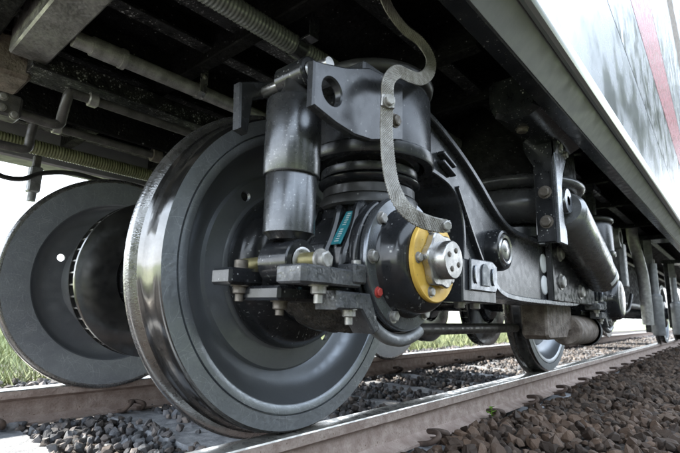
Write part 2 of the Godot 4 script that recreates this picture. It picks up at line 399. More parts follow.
	for k in 5:
		var f := 0.5 + 0.27 * k
		M.stones_grey.append(mat(Color.WHITE, 1, 0.0, dirty(80 + k, Color(0.07, 0.073, 0.08) * f, Color(0.17, 0.174, 0.18) * f, 0.9, 400, Color(0.4, 0.4, 0.4), 1.4, 256), rough_dull, sb, 5.0, 0.5))
		M.stones_brown.append(mat(Color.WHITE, 1, 0.0, dirty(90 + k, Color(0.032, 0.018, 0.011) * f, Color(0.10, 0.064, 0.042) * f, 0.9, 300, Color(0.26, 0.22, 0.18), 1.4, 256), rough_dull, sb, 5.0, 0.5))
	M.gravel = mat(Color.WHITE, 0.9); M.gravel.vertex_color_use_as_albedo = true
	M.grass = mat(Color.WHITE, 0.7); M.grass.vertex_color_use_as_albedo = true
	M.leaf = mat(Color(0.16, 0.30, 0.04), 0.5)
	M.leaf.backlight_enabled = true; M.leaf.backlight = Color(0.2, 0.3, 0.05)

# ---------- camera and light ----------
func cam_and_light() -> void:
	var c := Camera3D.new()
	c.name = "camera"
	var r := Vector3(0.65633824, 0.02461082, 0.75406527); var u := Vector3(-0.15639654, 0.98219618, 0.10407107); var f := Vector3(0.73807875, 0.18623902, -0.64850196)
	c.transform = Transform3D(Basis(r, u, -f).orthonormalized(), Vector3(-0.96125, 0.33214, 1.66363))
	c.fov = 52.49; c.near = 0.02; c.far = 3000.0
	var ca := CameraAttributesPhysical.new()
	ca.frustum_focal_length = 24.34; ca.frustum_focus_distance = 1.45
	ca.exposure_aperture = 5.6
	c.attributes = ca
	c.fov = 52.49
	add_child(c); c.current = true
	var e := Environment.new()
	e.background_mode = Environment.BG_SKY
	var s := ProceduralSkyMaterial.new()
	s.sky_top_color = Color(0.80, 0.86, 0.93); s.sky_horizon_color = Color(0.96, 0.98, 1.0); s.sky_curve = 0.2
	s.ground_bottom_color = Color(0.2, 0.2, 0.17); s.ground_horizon_color = Color(0.6, 0.63, 0.58); s.ground_curve = 0.1
	s.sun_angle_max = 1.0
	var sk := Sky.new(); sk.sky_material = s
	e.sky = sk
	e.background_energy_multiplier = 1.0
	e.tonemap_mode = Environment.TONE_MAPPER_LINEAR
	e.tonemap_exposure = 5.3
	e.sdfgi_enabled = true; e.ssao_enabled = true; e.ssil_enabled = true
	var we := WorldEnvironment.new(); we.name = "environment"; we.environment = e; add_child(we)
	var sun := DirectionalLight3D.new(); sun.name = "sun"
	sun.light_energy = 1.0; sun.light_color = Color(1.0, 0.97, 0.92); sun.light_angular_distance = 3.0; sun.shadow_enabled = true
	sun.look_at_from_position(Vector3(-5, 7.5, -9), Vector3.ZERO)
	add_child(sun)

# ---------- wheelset ----------
func web_with_holes(b: MB, prof: Array, zsign: float, zat: Vector3, jhole: int, angles: Array) -> void:
	# a turned plate with round holes through profile interval jhole
	var segs := 96
	var xf := TZ(zat)
	var holes_at := {}
	for a in angles: holes_at[posmod(int(round(-a / TAU * segs)) - 2, segs)] = true
	b.lathe(xf, prof.slice(0, jhole + 1), segs)
	b.lathe(xf, prof.slice(jhole + 1), segs)
	var p: Vector2 = prof[jhole]; var q: Vector2 = prof[jhole + 1]
	var nn := Vector3(0, 0, zsign)
	var k := 0
	while k < segs:
		if holes_at.has(k):
			var t0 := TAU * k / segs; var t1 := TAU * (k + 4) / segs
			var edge := []
			for i in 5: edge.append([p, lerpf(t0, t1, i / 4.0)])
			for i in range(1, 5): edge.append([p.lerp(q, i / 4.0), t1])
			for i in range(1, 5): edge.append([q, lerpf(t1, t0, i / 4.0)])
			for i in range(1, 4): edge.append([q.lerp(p, i / 4.0), t0])
			var cm := (p + q) * 0.5; var tm := (t0 + t1) * 0.5
			var cc := Vector3(cos(tm), -sin(tm), 0) * cm.x + Vector3(0, 0, cm.y)
			var outer := []; var inner := []
			for e in edge:
				var w: Vector3 = Vector3(cos(e[1]), -sin(e[1]), 0) * e[0].x + Vector3(0, 0, e[0].y)
				outer.append(w)
				var d: Vector3 = w - cc; d.z = 0
				inner.append(cc + d.normalized() * 0.0165)
			for i in edge.size():
				var j := (i + 1) % edge.size()
				b.quad(zat + outer[i], zat + outer[j], zat + inner[j], zat + inner[i], nn, nn, nn, nn)
				var wall := Vector3(0, 0, -0.012 * zsign)
				var nw: Vector3 = (cc - inner[i]).normalized()
				b.quad(zat + inner[i], zat + inner[j], zat + inner[j] + wall, zat + inner[i] + wall, nw, nw, nw, nw)
			k += 4
		else:
			var sub := [p, q]
			b.lathe(xf, sub, 1, TAU * k / segs, TAU * (k + 1) / segs)
			k += 1

func make_wheelset(label: String, at: Vector3, rot: float, detail := true) -> Node3D:
	var t := thing("wheelset", label, "wheelset", at, "wheelsets on the track")
	var zb := 0.566; var zf := 0.678
	for s in [1.0, -1.0]:
		var A := func(l: Array) -> Array:      # profile with z mirrored for the other wheel
			var o := P2(l)
			for i in o.size(): o[i] = Vector2(o[i].x, o[i].y * s)
			return o
		var wh := Node3D.new(); wh.name = "wheel"; t.add_child(wh, true); org[wh] = at
		var b := MB.new()
		b.lathe(TZ(at), A.call([0.449, zf, 0.4555, zf - 0.008, 0.458, 0.655, 0.4595, 0.632, 0.4605, 0.614, 0.463, 0.605, 0.467, 0.599]), 128)
		part(wh, "tread", b, M.tread)
		b = MB.new()
		b.lathe(TZ(at), A.call([0.467, 0.599, 0.474, 0.5955, 0.481, 0.592, 0.4865, 0.586, 0.4885, 0.579, 0.4865, 0.572, 0.481, 0.5675, 0.474, 0.566, 0.468, 0.566]), 128)
		part(wh, "flange", b, M.flange)
		b = MB.new()
		b.lathe(TZ(at), A.call([0.449, zf, 0.4108, zf, 0.4102, zf - 0.012, 0.4062, zf - 0.012, 0.4056, zf, 0.386, zf, 0.3815, zf - 0.004]), 128)
		part(wh, "rim", b, M.rim, "scratched bare steel rim with a fine turned groove")
		b = MB.new()
		b.lathe(TZ(at), A.call([0.468, 0.566, 0.364, 0.566, 0.358, 0.572]), 128)
		part(wh, "rim_back", b, M.rim)
		b = MB.new()
		var ang := [deg_to_rad(130.0) + rot, deg_to_rad(-50.0) + rot] if s > 0 else [deg_to_rad(161.0) + rot, deg_to_rad(-19.0) + rot]
		web_with_holes(b, A.call([0.3815, zf - 0.004, 0.372, 0.655, 0.358, 0.634, 0.340, 0.617, 0.322, 0.607, 0.308, 0.602, 0.299, 0.597, 0.2945, 0.602, 0.2915, 0.606, 0.2385, 0.609, 0.21, 0.615, 0.185, 0.628]), s, at, 8, ang)
		part(wh, "web", b, M.web)
		b = MB.new()
		web_with_holes(b, A.call([0.358, 0.572, 0.350, 0.584, 0.335, 0.592, 0.310, 0.595, 0.2915, 0.595, 0.2385, 0.595, 0.20, 0.588, 0.15, 0.566, 0.12, 0.555]), -s, at, 4, ang)
		part(wh, "web_back", b, M.web)
		b = MB.new()
		b.lathe(TZ(at), A.call([0.20, 0.604, 0.222, 0.610, 0.232, 0.624, 0.232, 0.645, 0.223, 0.668, 0.205, 0.688, 0.175, 0.702, 0.10, 0.708]), 64)
		part(wh, "hub", b, M.black, "glossy black hub cover")
	var ax := MB.new()
	ax.lathe(TZ(at), P2([0.085, -0.8, 0.085, -0.60, 0.12, -0.575, 0.12, -0.5, 0.09, -0.47, 0.09, 0.47, 0.12, 0.5, 0.12, 0.575, 0.085, 0.60, 0.085, 0.8]), 40)
	part(t, "axle", ax, M.black)
	if detail:
		for zc in [-0.235, 0.235]:
			var d := Node3D.new(); d.name = "brake_disc"; t.add_child(d, true); org[d] = at
			for s in [1.0, -1.0]:
				var f := MB.new()
				f.lathe(TZ(at + Vector3(0, 0, zc)), P2([0.17, s * 0.022, 0.17, s * 0.036, 0.318, s * 0.036, 0.322, s * 0.034, 0.323, s * 0.022, 0.17, s * 0.022]), 96)
				part(d, "friction_ring", f, M.disc)
			var c := MB.new()
			c.lathe(TZ(at + Vector3(0, 0, zc)), P2([0.09, -0.07, 0.14, -0.06, 0.16, -0.02, 0.30, -0.018, 0.30, 0.018, 0.16, 0.02, 0.14, 0.06, 0.09, 0.07]), 64)
			part(d, "disc_core", c, M.black)
			var vm := MB.new()
			vm.box(Transform3D(), Vector3(0.026, 0.007, 0.0436), 0.001)
			var vmesh := vm.mesh()
			for k in 44:
				var a := TAU * k / 44.0
				var v := MeshInstance3D.new(); v.name = "vane"; v.mesh = vmesh; v.material_override = M.steel
				v.transform = Transform3D(Basis(Vector3(0, 0, 1), a), Vector3(cos(a) * 0.306, sin(a) * 0.306, zc))
				d.add_child(v, true)
	return t

# pushes vertices in and out of the z axis by noise: caked mud
func roughen(b: MB, c: Vector3, amp: float, seed_: int) -> void:
	var nz := FastNoiseLite.new(); nz.seed = seed_; nz.frequency = 22.0; nz.fractal_octaves = 3
	for i in b.v.size():
		var p := b.v[i]
		var d := Vector3(p.x - c.x, p.y - c.y, 0).normalized()
		b.v[i] = p + d * amp * nz.get_noise_3dv(p)
	for i in range(0, b.v.size(), 3):
		var nn := (b.v[i + 2] - b.v[i]).cross(b.v[i + 1] - b.v[i]).normalized()
		for k in 3: b.n[i + k] = nn

# ---------- axle box ----------
func make_axle_box(label: String) -> Node3D:
	var o := Vector3(0, AX, 0)
	var t := thing("axle_box", label, "axle box", o, "axle boxes at the wheelset ends")
	var b := MB.new()
	b.lathe(TZ(o), P2([0.10, 0.712, 0.15, 0.715, 0.172, 0.735, 0.178, 0.77, 0.168, 0.80, 0.160, 0.84, 0.160, 0.985, 0.169, 0.992, 0.171, 0.998, 0.171, 1.012, 0.167, 1.017, 0.158, 1.0195, 0.10, 1.02]), 64)
	# shoulders up to the spring seat
	b.prism(T(Vector3(0, 0, 0)), PV([-0.155, 0.50, -0.16, 0.46, 0.16, 0.46, 0.155, 0.50, 0.118, 0.56, 0.105, 0.606, -0.105, 0.606, -0.118, 0.56]), 0.80, 0.985, 0.008)
	part(t, "housing", b, M.black)
	# spring seat plate
	b = MB.new()
	b.lathe(T(Vector3(0, 0, 0.92)), P2([0, 0.598, 0.126, 0.598, 0.132, 0.604, 0.132, 0.622, 0.128, 0.627, 0, 0.627]), 64)
	part(t, "spring_seat", b, M.rubber)
	# ribs between seat and housing, on both flanks
	for sx in [1.0, -1.0]:
		for z in [0.845, 0.925, 0.985]:
			b = MB.new()
			var rp := PackedVector2Array()
			for q in curve2([-0.095, 0.606, -0.122, 0.603, -0.136, 0.585, -0.146, 0.55, -0.162, 0.51, -0.180, 0.475, -0.186, 0.44], 3): rp.append(Vector2(q.x * sx, q.y))
			rp.append(Vector2(-0.15 * sx, 0.44)); rp.append(Vector2(-0.095 * sx, 0.50))
			b.prism(T(Vector3.ZERO), rp, z - 0.010, z + 0.010, 0.006)
			part(t, "rib", b, M.black)
	b = MB.new()
	b.lathe(TZ(o), P2([0.10, 1.020, 0.160, 1.020, 0.164, 1.023, 0.166, 1.027, 0.166, 1.038, 0.162, 1.043, 0.140, 1.045, 0.128, 1.047]), 96)
	part(t, "flange_ring", b, M.ring, "pale grey bolted flange ring")
	b = MB.new()
	b.lathe(TZ(o), P2([0.137, 1.044, 0.131, 1.050, 0.1275, 1.060, 0.1255, 1.075, 0.1215, 1.090, 0.114, 1.102, 0.104, 1.108, 0.09, 1.110, 0.0, 1.110]), 80)
	part(t, "cover", b, M.black, "glossy black cover with pale splashes")
	b = MB.new()
	b.lathe(TZ(o), P2([0.0, 1.109, 0.096, 1.109, 0.0985, 1.111, 0.0985, 1.120, 0.096, 1.1225, 0.0, 1.1225]), 72)
	part(t, "yellow_ring", b, M.yellow, "ochre yellow ring")
	b = MB.new()
	var sc := PackedVector2Array()
	for k in 72:
		var a := TAU * k / 72.0
		sc.append(Vector2(cos(a), sin(a)) * (0.064 + 0.0045 * cos(a * 6.0 + 0.6)))
	b.prism(T(o), sc, 1.1215, 1.142, 0.003)
	part(t, "end_plate", b, M.steel, "bare scalloped end plate")
	b = MB.new()
	b.lathe(TZ(o), P2([0.0, 1.138, 0.0445, 1.138, 0.0445, 1.167, 0.042, 1.170, 0.0, 1.170]), 48)
	var cap := part(t, "end_cap", b, M.steel)
	for k in 4:
		var a := PI / 4 + 0.35 + k * PI / 2
		bolt(cap, o + Vector3(cos(a) * 0.024, sin(a) * 0.024, 1.170), Vector3(0, 0, 1), 0.0055, M.bolt_dark, "bolt", 0.4)
	for a in [101, 180, -115, -58, 40, 10, 140]:
		var r := deg_to_rad(a)
		bolt(t, o + Vector3(cos(r) * 0.144, sin(r) * 0.144, 1.044), Vector3(0, 0, 1), 0.0135, M.bolt)
	bolt(t, o + Vector3(cos(deg_to_rad(-147.0)) * 0.144, sin(deg_to_rad(-147.0)) * 0.144, 1.044), Vector3(0, 0, 1), 0.0105, M.red, "bolt", 0.6, "red painted bolt head")
	for a in [109, -109, -30, 35, 180]:
		var r := deg_to_rad(a)
		bolt(t, o + Vector3(cos(r) * 0.078, sin(r) * 0.078, 1.1225), Vector3(0, 0, 1), 0.0105, M.bolt)
	# catch strap hanging round the underside
	b = MB.new()
	var arc := []
	for i in 15:
		var a := deg_to_rad(lerpf(-148.0, -62.0, i / 14.0))
		arc.append(o + Vector3(cos(a) * 0.188, sin(a) * 0.188, 1.02))
	b.tube(arc, 0.0155, 14)
	part(t, "catch_strap", b, M.grey_part)
	# muddy belly
	b = MB.new()
	var bp := []
	for i in 41:
		var f := i / 40.0
		bp.append(Vector2(0.115 + 0.042 * pow(sin(clampf(f * 1.06, 0, 1) * PI), 0.45), lerpf(0.72, 0.995, f)))
	b.lathe(TZ(o + Vector3(-0.03, -0.02, 0)), bp, 90, PI * 0.05, PI * 0.98)
	roughen(b, o + Vector3(-0.03, -0.02, 0), 0.006, 31)
	part(t, "belly", b, M.mud, "underside caked with dark brown mud")
	# damper bracket: two lugs, clamp blocks, nuts
	b = MB.new()
	b.prism(Transform3D(Basis(Vector3(1, 0, 0), Vector3(0, 0, -1), Vector3(0, 1, 0)), Vector3(0, 0.386, 0)), PV([-0.375, -1.055, -0.365, -1.062, -0.30, -1.062, -0.255, -1.056, -0.20, -1.056, -0.20, -0.99, -0.375, -0.99]), 0.0, 0.036, 0.004)
	part(t, "damper_lug", b, M.lug)
	b = MB.new()
	b.box(T(Vector3(-0.355, 0.404, 0.84)), Vector3(0.09, 0.036, 0.07), 0.006)
	part(t, "damper_lug", b, M.black)
	b = MB.new()
	b.box(T(Vector3(-0.25, 0.37, 0.90)), Vector3(0.20, 0.03, 0.14), 0.006)
	b.box(T(Vector3(-0.20, 0.40, 0.92)), Vector3(0.1, 0.05, 0.15), 0.006)
	part(t, "bracket_arm", b, M.black)
	b = MB.new()
	b.box(T(Vector3(-0.205, 0.415, 1.036)), Vector3(0.042, 0.042, 0.05), 0.004)
	part(t, "clamp_block", b, M.lug)
	b = MB.new()
	b.prism(T(Vector3.ZERO), PV([-0.265, 0.34, -0.185, 0.34, -0.14, 0.29, -0.118, 0.30, -0.155, 0.376, -0.265, 0.378]), 0.985, 1.05, 0.004)
	part(t, "clamp_block", b, M.lug)
	bolt(t, Vector3(-0.30, 0.386, 1.03), Vector3.DOWN, 0.016, M.bolt, "nut", 1.0)
	bolt(t, Vector3(-0.30, 0.372, 1.03), Vector3.DOWN, 0.0095, M.bolt, "bolt_end", 2.2)
	bolt(t, Vector3(-0.30, 0.422, 1.03), Vector3.UP, 0.014, M.bolt, "bolt", 0.9)
	bolt(t, Vector3(-0.19, 0.436, 1.035), Vector3.UP, 0.012, M.bolt, "bolt", 0.8)
	bolt(t, Vector3(-0.205, 0.342, 1.03), Vector3.DOWN, 0.015, M.bolt, "nut", 1.0)
	bolt(t, Vector3(-0.205, 0.33, 1.03), Vector3.DOWN, 0.009, M.bolt, "bolt_end", 2.2)
	bolt(t, Vector3(-0.355, 0.386, 0.85), Vector3.DOWN, 0.016, M.bolt_dark, "nut", 1.0)
	bolt(t, Vector3(-0.355, 0.372, 0.85), Vector3.DOWN, 0.0095, M.bolt_dark, "bolt_end", 2.0)
	bolt(t, Vector3(-0.355, 0.422, 0.85), Vector3.UP, 0.015, M.bolt_dark, "bolt", 1.2)
	bolt(t, Vector3(-0.31, 0.355, 0.93), Vector3.DOWN, 0.016, M.bolt_dark, "nut", 1.0)
	bolt(t, Vector3(-0.31, 0.345, 0.93), Vector3.DOWN, 0.0095, M.bolt_dark, "bolt_end", 2.0)
	# maker's label on the shoulder
	b = MB.new()
	var ln := Vector3(-0.85, 0.525, 0.0).normalized(); var ly := Vector3(0.525, 0.85, 0.0).normalized()
	var lx := Transform3D(Basis(ly.cross(ln), ly, ln), Vector3(-0.139, 0.534, 0.955) + ln * 0.003)
	b.box(lx, Vector3(0.03, 0.105, 0.004), 0.001)
	var plate := part(t, "label_plate", b, M.teal, "small teal label with pale print")
	b = MB.new()
	for i in 13:
		if i == 6: continue
		b.box(lx * T(Vector3(0.0, -0.044 + i * 0.0073, 0.0023)), Vector3(0.013 - 0.004 * fmod(i * 0.37, 1.0), 0.0032, 0.0008), 0.0001)
	part(plate, "print", b, M.white_print)
	return t

# ---------- dampers and springs ----------
func make_damper(label: String) -> Node3D:
	var o := Vector3(-0.308, 0.435, 0.945)
	var t := thing("damper", label, "damper", o)
	var b := MB.new()
	b.lathe(T(o), P2([0.0, 0.048, 0.04, 0.046, 0.05, 0.058, 0.0555, 0.060, 0.0555, 0.235, 0.052, 0.24, 0, 0.24]), 56)
	part(t, "lower_tube", b, M.damper)
	b = MB.new()
	b.lathe(T(o), P2([0.054, 0.186, 0.0605, 0.186, 0.062, 0.189, 0.062, 0.356, 0.0595, 0.360, 0.045, 0.365, 0.0, 0.367]), 56)
	part(t, "dust_cover", b, M.damper)
	b = MB.new()
	b.lathe(T(o), P2([0.0, 0.363, 0.036, 0.363, 0.034, 0.38, 0.026, 0.395, 0.026, 0.42]), 32)
	part(t, "rod", b, M.rubber)
	for e in [[Vector3(0, 0, 0), 0.046], [Vector3(0.005, 0.425, 0), 0.034]]:
		b = MB.new()
		var c: Vector3 = o + e[0]; var r: float = e[1]
		b.lathe(TZ(c), P2([r * 0.66, -0.045, r - 0.003, -0.045, r, -0.042, r, 0.042, r - 0.003, 0.045, r * 0.66, 0.045, r * 0.66, -0.045]), 40)
		var eye := part(t, "eye", b, M.black)
		b = MB.new()
		b.lathe(TZ(c), P2([r * 0.36, 0.047, r * 0.5, 0.049, r * 0.64, 0.047]), 40)
		part(eye, "bush", b, M.steel)
		b = MB.new()
		if e[0].y < 0.1:
			b.lathe(TZ(c), P2([0, -0.145, r * 0.38, -0.145, r * 0.38, 0.098, r * 0.30, 0.102, 0, 0.102]), 20)
		else:
			b.lathe(TZ(c), P2([0, -0.12, r * 0.4, -0.12, r * 0.4, 0.10, 0, 0.10]), 20)
		part(eye, "pin", b, M.brass if e[0].y < 0.1 else M.steel)
	bolt(t, o + Vector3(0, 0.0, 0.098), Vector3(0, 0, 1), 0.018, M.bolt, "nut", 0.9)
	return t

func make_primary_spring(label: String) -> Node3D:
	var o := Vector3(0, 0.627, 0.92)
	var t := thing("primary_spring", label, "spring", o, "rubber primary springs")
	var b := MB.new()
	b.lathe(T(o), P2([0.0, 0.0, 0.118, 0.0, 0.124, 0.004, 0.124, 0.026, 0.119, 0.03, 0, 0.03]), 64)
	part(t, "base_ring", b, M.rubber)
	b = MB.new()
	b.lathe(T(o), P2([0.115, 0.03, 0.128, 0.034, 0.137, 0.041, 0.138, 0.046, 0.130, 0.052, 0.122, 0.055]), 64)
	part(t, "rubber_ring", b, M.black)
	b = MB.new()
	b.lathe(T(o), P2([0.10, 0.055, 0.128, 0.057, 0.131, 0.061, 0.131, 0.078, 0.126, 0.082, 0.10, 0.084]), 64)
	part(t, "spacer", b, M.frame)
	b = MB.new()
	b.lathe(T(o), P2([0.10, 0.084, 0.127, 0.088, 0.139, 0.097, 0.140, 0.104, 0.133, 0.113, 0.115, 0.119]), 64)
	part(t, "rubber_ring", b, M.black)
	b = MB.new()
	b.lathe(T(o), P2([0.115, 0.117, 0.112, 0.13, 0.112, 0.20, 0, 0.2]), 48)
	part(t, "core", b, M.rubber)
	return t

func make_air_spring(label: String) -> Node3D:
	var o := Vector3(WB / 2 + 0.1, 0.675, 0.87)
	var t := thing("air_spring", label, "air spring", o)
	var b := MB.new()
	b.lathe(T(o), P2([0, 0, 0.19, 0, 0.2, 0.01, 0.2, 0.05, 0.17, 0.07]), 64)
	part(t, "pedestal", b, M.frame)
	var prof := []
	for i in 25:
		var a := lerpf(-1.9, 2.1, i / 24.0)
		prof.append(Vector2(0.215 + cos(a) * 0.095, 0.14 + sin(a) * 0.078))
	b = MB.new(); b.lathe(T(o), prof, 72)
	part(t, "bellows", b, M.bellows)
	prof = []
	for i in 17:
		var a := lerpf(-1.6, 1.6, i / 16.0)
		prof.append(Vector2(0.25 + cos(a) * 0.055, 0.243 + sin(a) * 0.03))
	b = MB.new(); b.lathe(T(o), prof, 72)
	part(t, "upper_bead", b, M.bellows)
	b = MB.new()
	b.lathe(T(o), P2([0.25, 0.268, 0.27, 0.272, 0.27, 0.33, 0.26, 0.6, 0, 0.6]), 48)
	part(t, "top_plate", b, M.under)
	return t

# ---------- bogie frame ----------
func flange_strip(b: MB, pts: Array, th: float, z0: float, z1: float) -> void:
	# a plate of thickness th bent along a line of points in xy, between z0 and z1
	var up := PackedVector2Array(); var dn := PackedVector2Array()
	var m := pts.size()
	for i in m:
		var d: Vector2 = (pts[mini(i + 1, m - 1)] - pts[maxi(i - 1, 0)]).normalized()
		var nn := Vector2(-d.y, d.x)
		up.append(pts[i] + nn * th * 0.5); dn.append(pts[i] - nn * th * 0.5)
	dn.reverse(); up.append_array(dn)
	b.prism(Transform3D(), up, z0, z1, 0.003)

func curve2(a: Array, per := 5) -> Array:
	var p3 := []
	for v in P2(a): p3.append(Vector3(v.x, v.y, 0))
	var o := []
	for v in smooth(p3, per): o.append(Vector2(v.x, v.y))
	return o

func make_bogie() -> Node3D:
	var mid := WB / 2
	var t := thing("bogie_frame", "black box section bogie side frame dipping between the two wheelsets", "bogie frame", Vector3(mid, 0.4, 0.92))
	var up := curve2([0.10, 0.925, 0.20, 0.905, 0.314, 0.867, 0.40, 0.832, 0.493, 0.786, 0.58, 0.735, 0.656, 0.697, 0.73, 0.672, 0.81, 0.660, 0.90, 0.656, mid, 0.656])
	var lo := curve2([0.12, 0.755, 0.20, 0.752, 0.29, 0.738, 0.345, 0.705, 0.376, 0.65, 0.386, 0.58, 0.38, 0.505])
	var lo2 := curve2([0.49, 0.492, 0.56, 0.452, 0.61, 0.425, 0.67, 0.411, 0.76, 0.405, 0.9, 0.402, mid, 0.402])
	var mirror := func(l: Array) -> Array:
		var o := []
		for i in range(l.size() - 1, -1, -1): o.append(Vector2(WB - l[i].x, l[i].y))
		return o
	for s in 2:
		var poly := PackedVector2Array()
		for v in up: poly.append(v)
		var l := lo.duplicate(); l.append_array(lo2)
		l.reverse()
		for v in l: poly.append(v)
		if s == 1:
			var q := PackedVector2Array()
			for v in poly: q.append(Vector2(WB - v.x, v.y))
			poly = q
		var b := MB.new()
		b.prism(Transform3D(), poly, 0.85, 1.0, 0.004)
		part(t, "side_plate", b, M.frame)
	var b := MB.new()
	flange_strip(b, up + mirror.call(up).slice(1), 0.02, 0.83, 1.022)
	part(t, "top_flange", b, M.frame)
	b = MB.new()
	flange_strip(b, lo2 + mirror.call(lo2).slice(1), 0.02, 0.83, 1.03)
	part(t, "bottom_flange", b, M.ring)
	for s in 2:
		var f := func(l: Array) -> Array: return l if s == 0 else mirror.call(l)
		b = MB.new()
		flange_strip(b, f.call(lo), 0.016, 0.845, 1.012)
		part(t, "arch_flange", b, M.frame)
		b = MB.new()
		flange_strip(b, f.call(curve2([0.335, 0.735, 0.39, 0.66, 0.47, 0.555, 0.55, 0.47, 0.61, 0.432])), 0.014, 0.995, 1.02)
		part(t, "stiffener", b, M.black)
		# spring cup
		var cx := 0.0 if s == 0 else WB
		b = MB.new()
		b.lathe(T(Vector3(cx, 0, 0.92)), P2([0.145, 0.735, 0.150, 0.716, 0.172, 0.716, 0.176, 0.722, 0.176, 0.745, 0.168, 0.752, 0.168, 0.905, 0.160, 0.925, 0.0, 0.928]), 80)
		var cup := part(t, "spring_cup", b, M.frame)
		b = MB.new()
		b.lathe(T(Vector3(cx, 0, 0.92)), P2([0.0, 0.925, 0.155, 0.925, 0.168, 0.928, 0.175, 0.936, 0.177, 0.948, 0.172, 0.958, 0.160, 0.964, 0.0, 0.968]), 80)
		part(cup, "rubber_top", b, M.rubber)
	# damper bracket arms on the near cup: a front plate with a round hole and a rear one
	b = MB.new()
	b.prism(T(Vector3.ZERO), PV([-0.378, 0.822, -0.378, 0.727, -0.31, 0.712, -0.25, 0.706, -0.19, 0.712, -0.12, 0.735, -0.06, 0.752, -0.06, 0.90, -0.12, 0.895, -0.20, 0.885, -0.28, 0.85, -0.345, 0.83]), 1.052, 1.074, 0.004, [ring2(Vector2(-0.324, 0.776), 0.03)])
	part(t, "bracket_plate", b, M.frame)
	b = MB.new()
	b.bar(Vector3(-0.365, 0.775, 1.063), Vector3(-0.365, 0.822, 1.063), 0.022, 0.03)
	b.prism(T(Vector3.ZERO), PV([-0.376, 0.858, -0.37, 0.745, -0.345, 0.74, -0.335, 0.83, -0.28, 0.86, -0.10, 0.86, -0.10, 0.895, -0.29, 0.895]), 0.80, 0.83, 0.004)
	part(t, "bracket_plate", b, M.frame)
	b = MB.new()
	b.box(T(Vector3(-0.15, 0.89, 0.94)), Vector3(0.12, 0.03, 0.25), 0.005)
	part(t, "bracket_web", b, M.frame)
	bolt(t, Vector3(-0.10, 0.79, 1.074), Vector3(0, 0, 1), 0.014, M.bolt_dark)
	# slotted lug on the flank
	for y in [0.0, -0.028]:
		b = MB.new()
		b.bar(Vector3(0.235, 0.822 + y, 1.012), Vector3(0.315, 0.795 + y, 1.012), 0.024, 0.012)
		part(t, "lug", b, M.frame)
	# guide block under the arch
	b = MB.new()
	b.prism(T(Vector3.ZERO), PV([0.205, 0.372, 0.43, 0.372, 0.43, 0.47, 0.40, 0.492, 0.205, 0.492]), 1.0, 1.088, 0.004)
	var gb := part(t, "guide_block", b, M.frame)
	b = MB.new()
	b.prism(T(Vector3.ZERO), PV([0.235, 0.405, 0.405, 0.405, 0.42, 0.42, 0.42, 0.485, 0.39, 0.498, 0.24, 0.494]), 1.089, 1.098, 0.003)
	part(gb, "face_plate", b, M.ring)
	b = MB.new()
	b.prism(T(Vector3.ZERO), PV([0.305, 0.42, 0.35, 0.42, 0.35, 0.465, 0.342, 0.48, 0.328, 0.486, 0.313, 0.48, 0.305, 0.465]), 1.098, 1.104, 0.002)
	part(gb, "badge", b, M.grey_part)
	for x in [0.265, 0.385]:
		b = MB.new()
		b.prism(T(Vector3.ZERO), ring2(Vector2(x, 0.45), 0.012, 16, 2.2), 1.098, 1.103, 0.002)
		part(gb, "slot", b, M.ring)
	bolt(t, Vector3(0.26, 0.373, 1.05), Vector3.DOWN, 0.016, M.bolt, "nut", 1.0)
	bolt(t, Vector3(0.36, 0.373, 1.05), Vector3.DOWN, 0.016, M.bolt, "nut", 1.0)
	# round bush on the flank
	var bc := Vector3(0.625, 0.567, 1.0)
	b = MB.new()
	b.lathe(TZ(bc), P2([0.0, 0.0, 0.074, 0.0, 0.074, 0.03, 0.068, 0.045, 0.060, 0.048, 0.056, 0.04, 0.0, 0.04]), 48)
	var bush := part(t, "pivot_boss", b, M.black)
	b = MB.new()
	b.lathe(TZ(bc), P2([0.042, 0.04, 0.042, 0.049, 0.050, 0.052, 0.055, 0.046, 0.055, 0.04]), 48)
	part(bush, "ring", b, M.steel)
	b = MB.new()
	b.lathe(TZ(bc), P2([0.0, 0.055, 0.02, 0.054, 0.034, 0.048, 0.036, 0.04]), 40)
	part(bush, "cap", b, M.steel)
	# two round discs, sky reflections put into their white colour
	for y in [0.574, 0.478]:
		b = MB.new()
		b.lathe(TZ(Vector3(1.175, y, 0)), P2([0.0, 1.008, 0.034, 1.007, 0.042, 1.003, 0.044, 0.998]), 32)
		part(t, "glint_disc", b, M.white, "round disc coloured white as a sky reflection")
	# mounting plate with bolts
	b = MB.new()
	b.box(T(Vector3(1.55, 0.56, 1.02)), Vector3(0.72, 0.30, 0.03), 0.004)
	var mp := part(t, "mounting_plate", b, M.black)
	for q in [[1.3, 0.63], [1.3, 0.50], [1.62, 0.47], [1.82, 0.62]]:
		bolt(mp, Vector3(q[0], q[1], 1.035), Vector3(0, 0, 1), 0.03, M.bolt, "bolt", 0.5)
	# cross beam of the bogie
	b = MB.new()
	b.box(T(Vector3(mid, 0.53, 0.0)), Vector3(0.5, 0.22, 1.68), 0.01)
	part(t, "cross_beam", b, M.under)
	# far side frame
	var fp := PackedVector2Array()
	for v in up: fp.append(v)
	for v in mirror.call(up).slice(1): fp.append(v)
	var ll := lo.duplicate(); ll.append_array(lo2); ll.append_array(mirror.call(lo2).slice(1)); ll.append_array(mirror.call(lo))
	ll.reverse()
	for v in ll: fp.append(v)
	b = MB.new()
	b.prism(Transform3D(), fp, -1.02, -0.85, 0.004)
	part(t, "far_side_frame", b, M.frame)
	return t

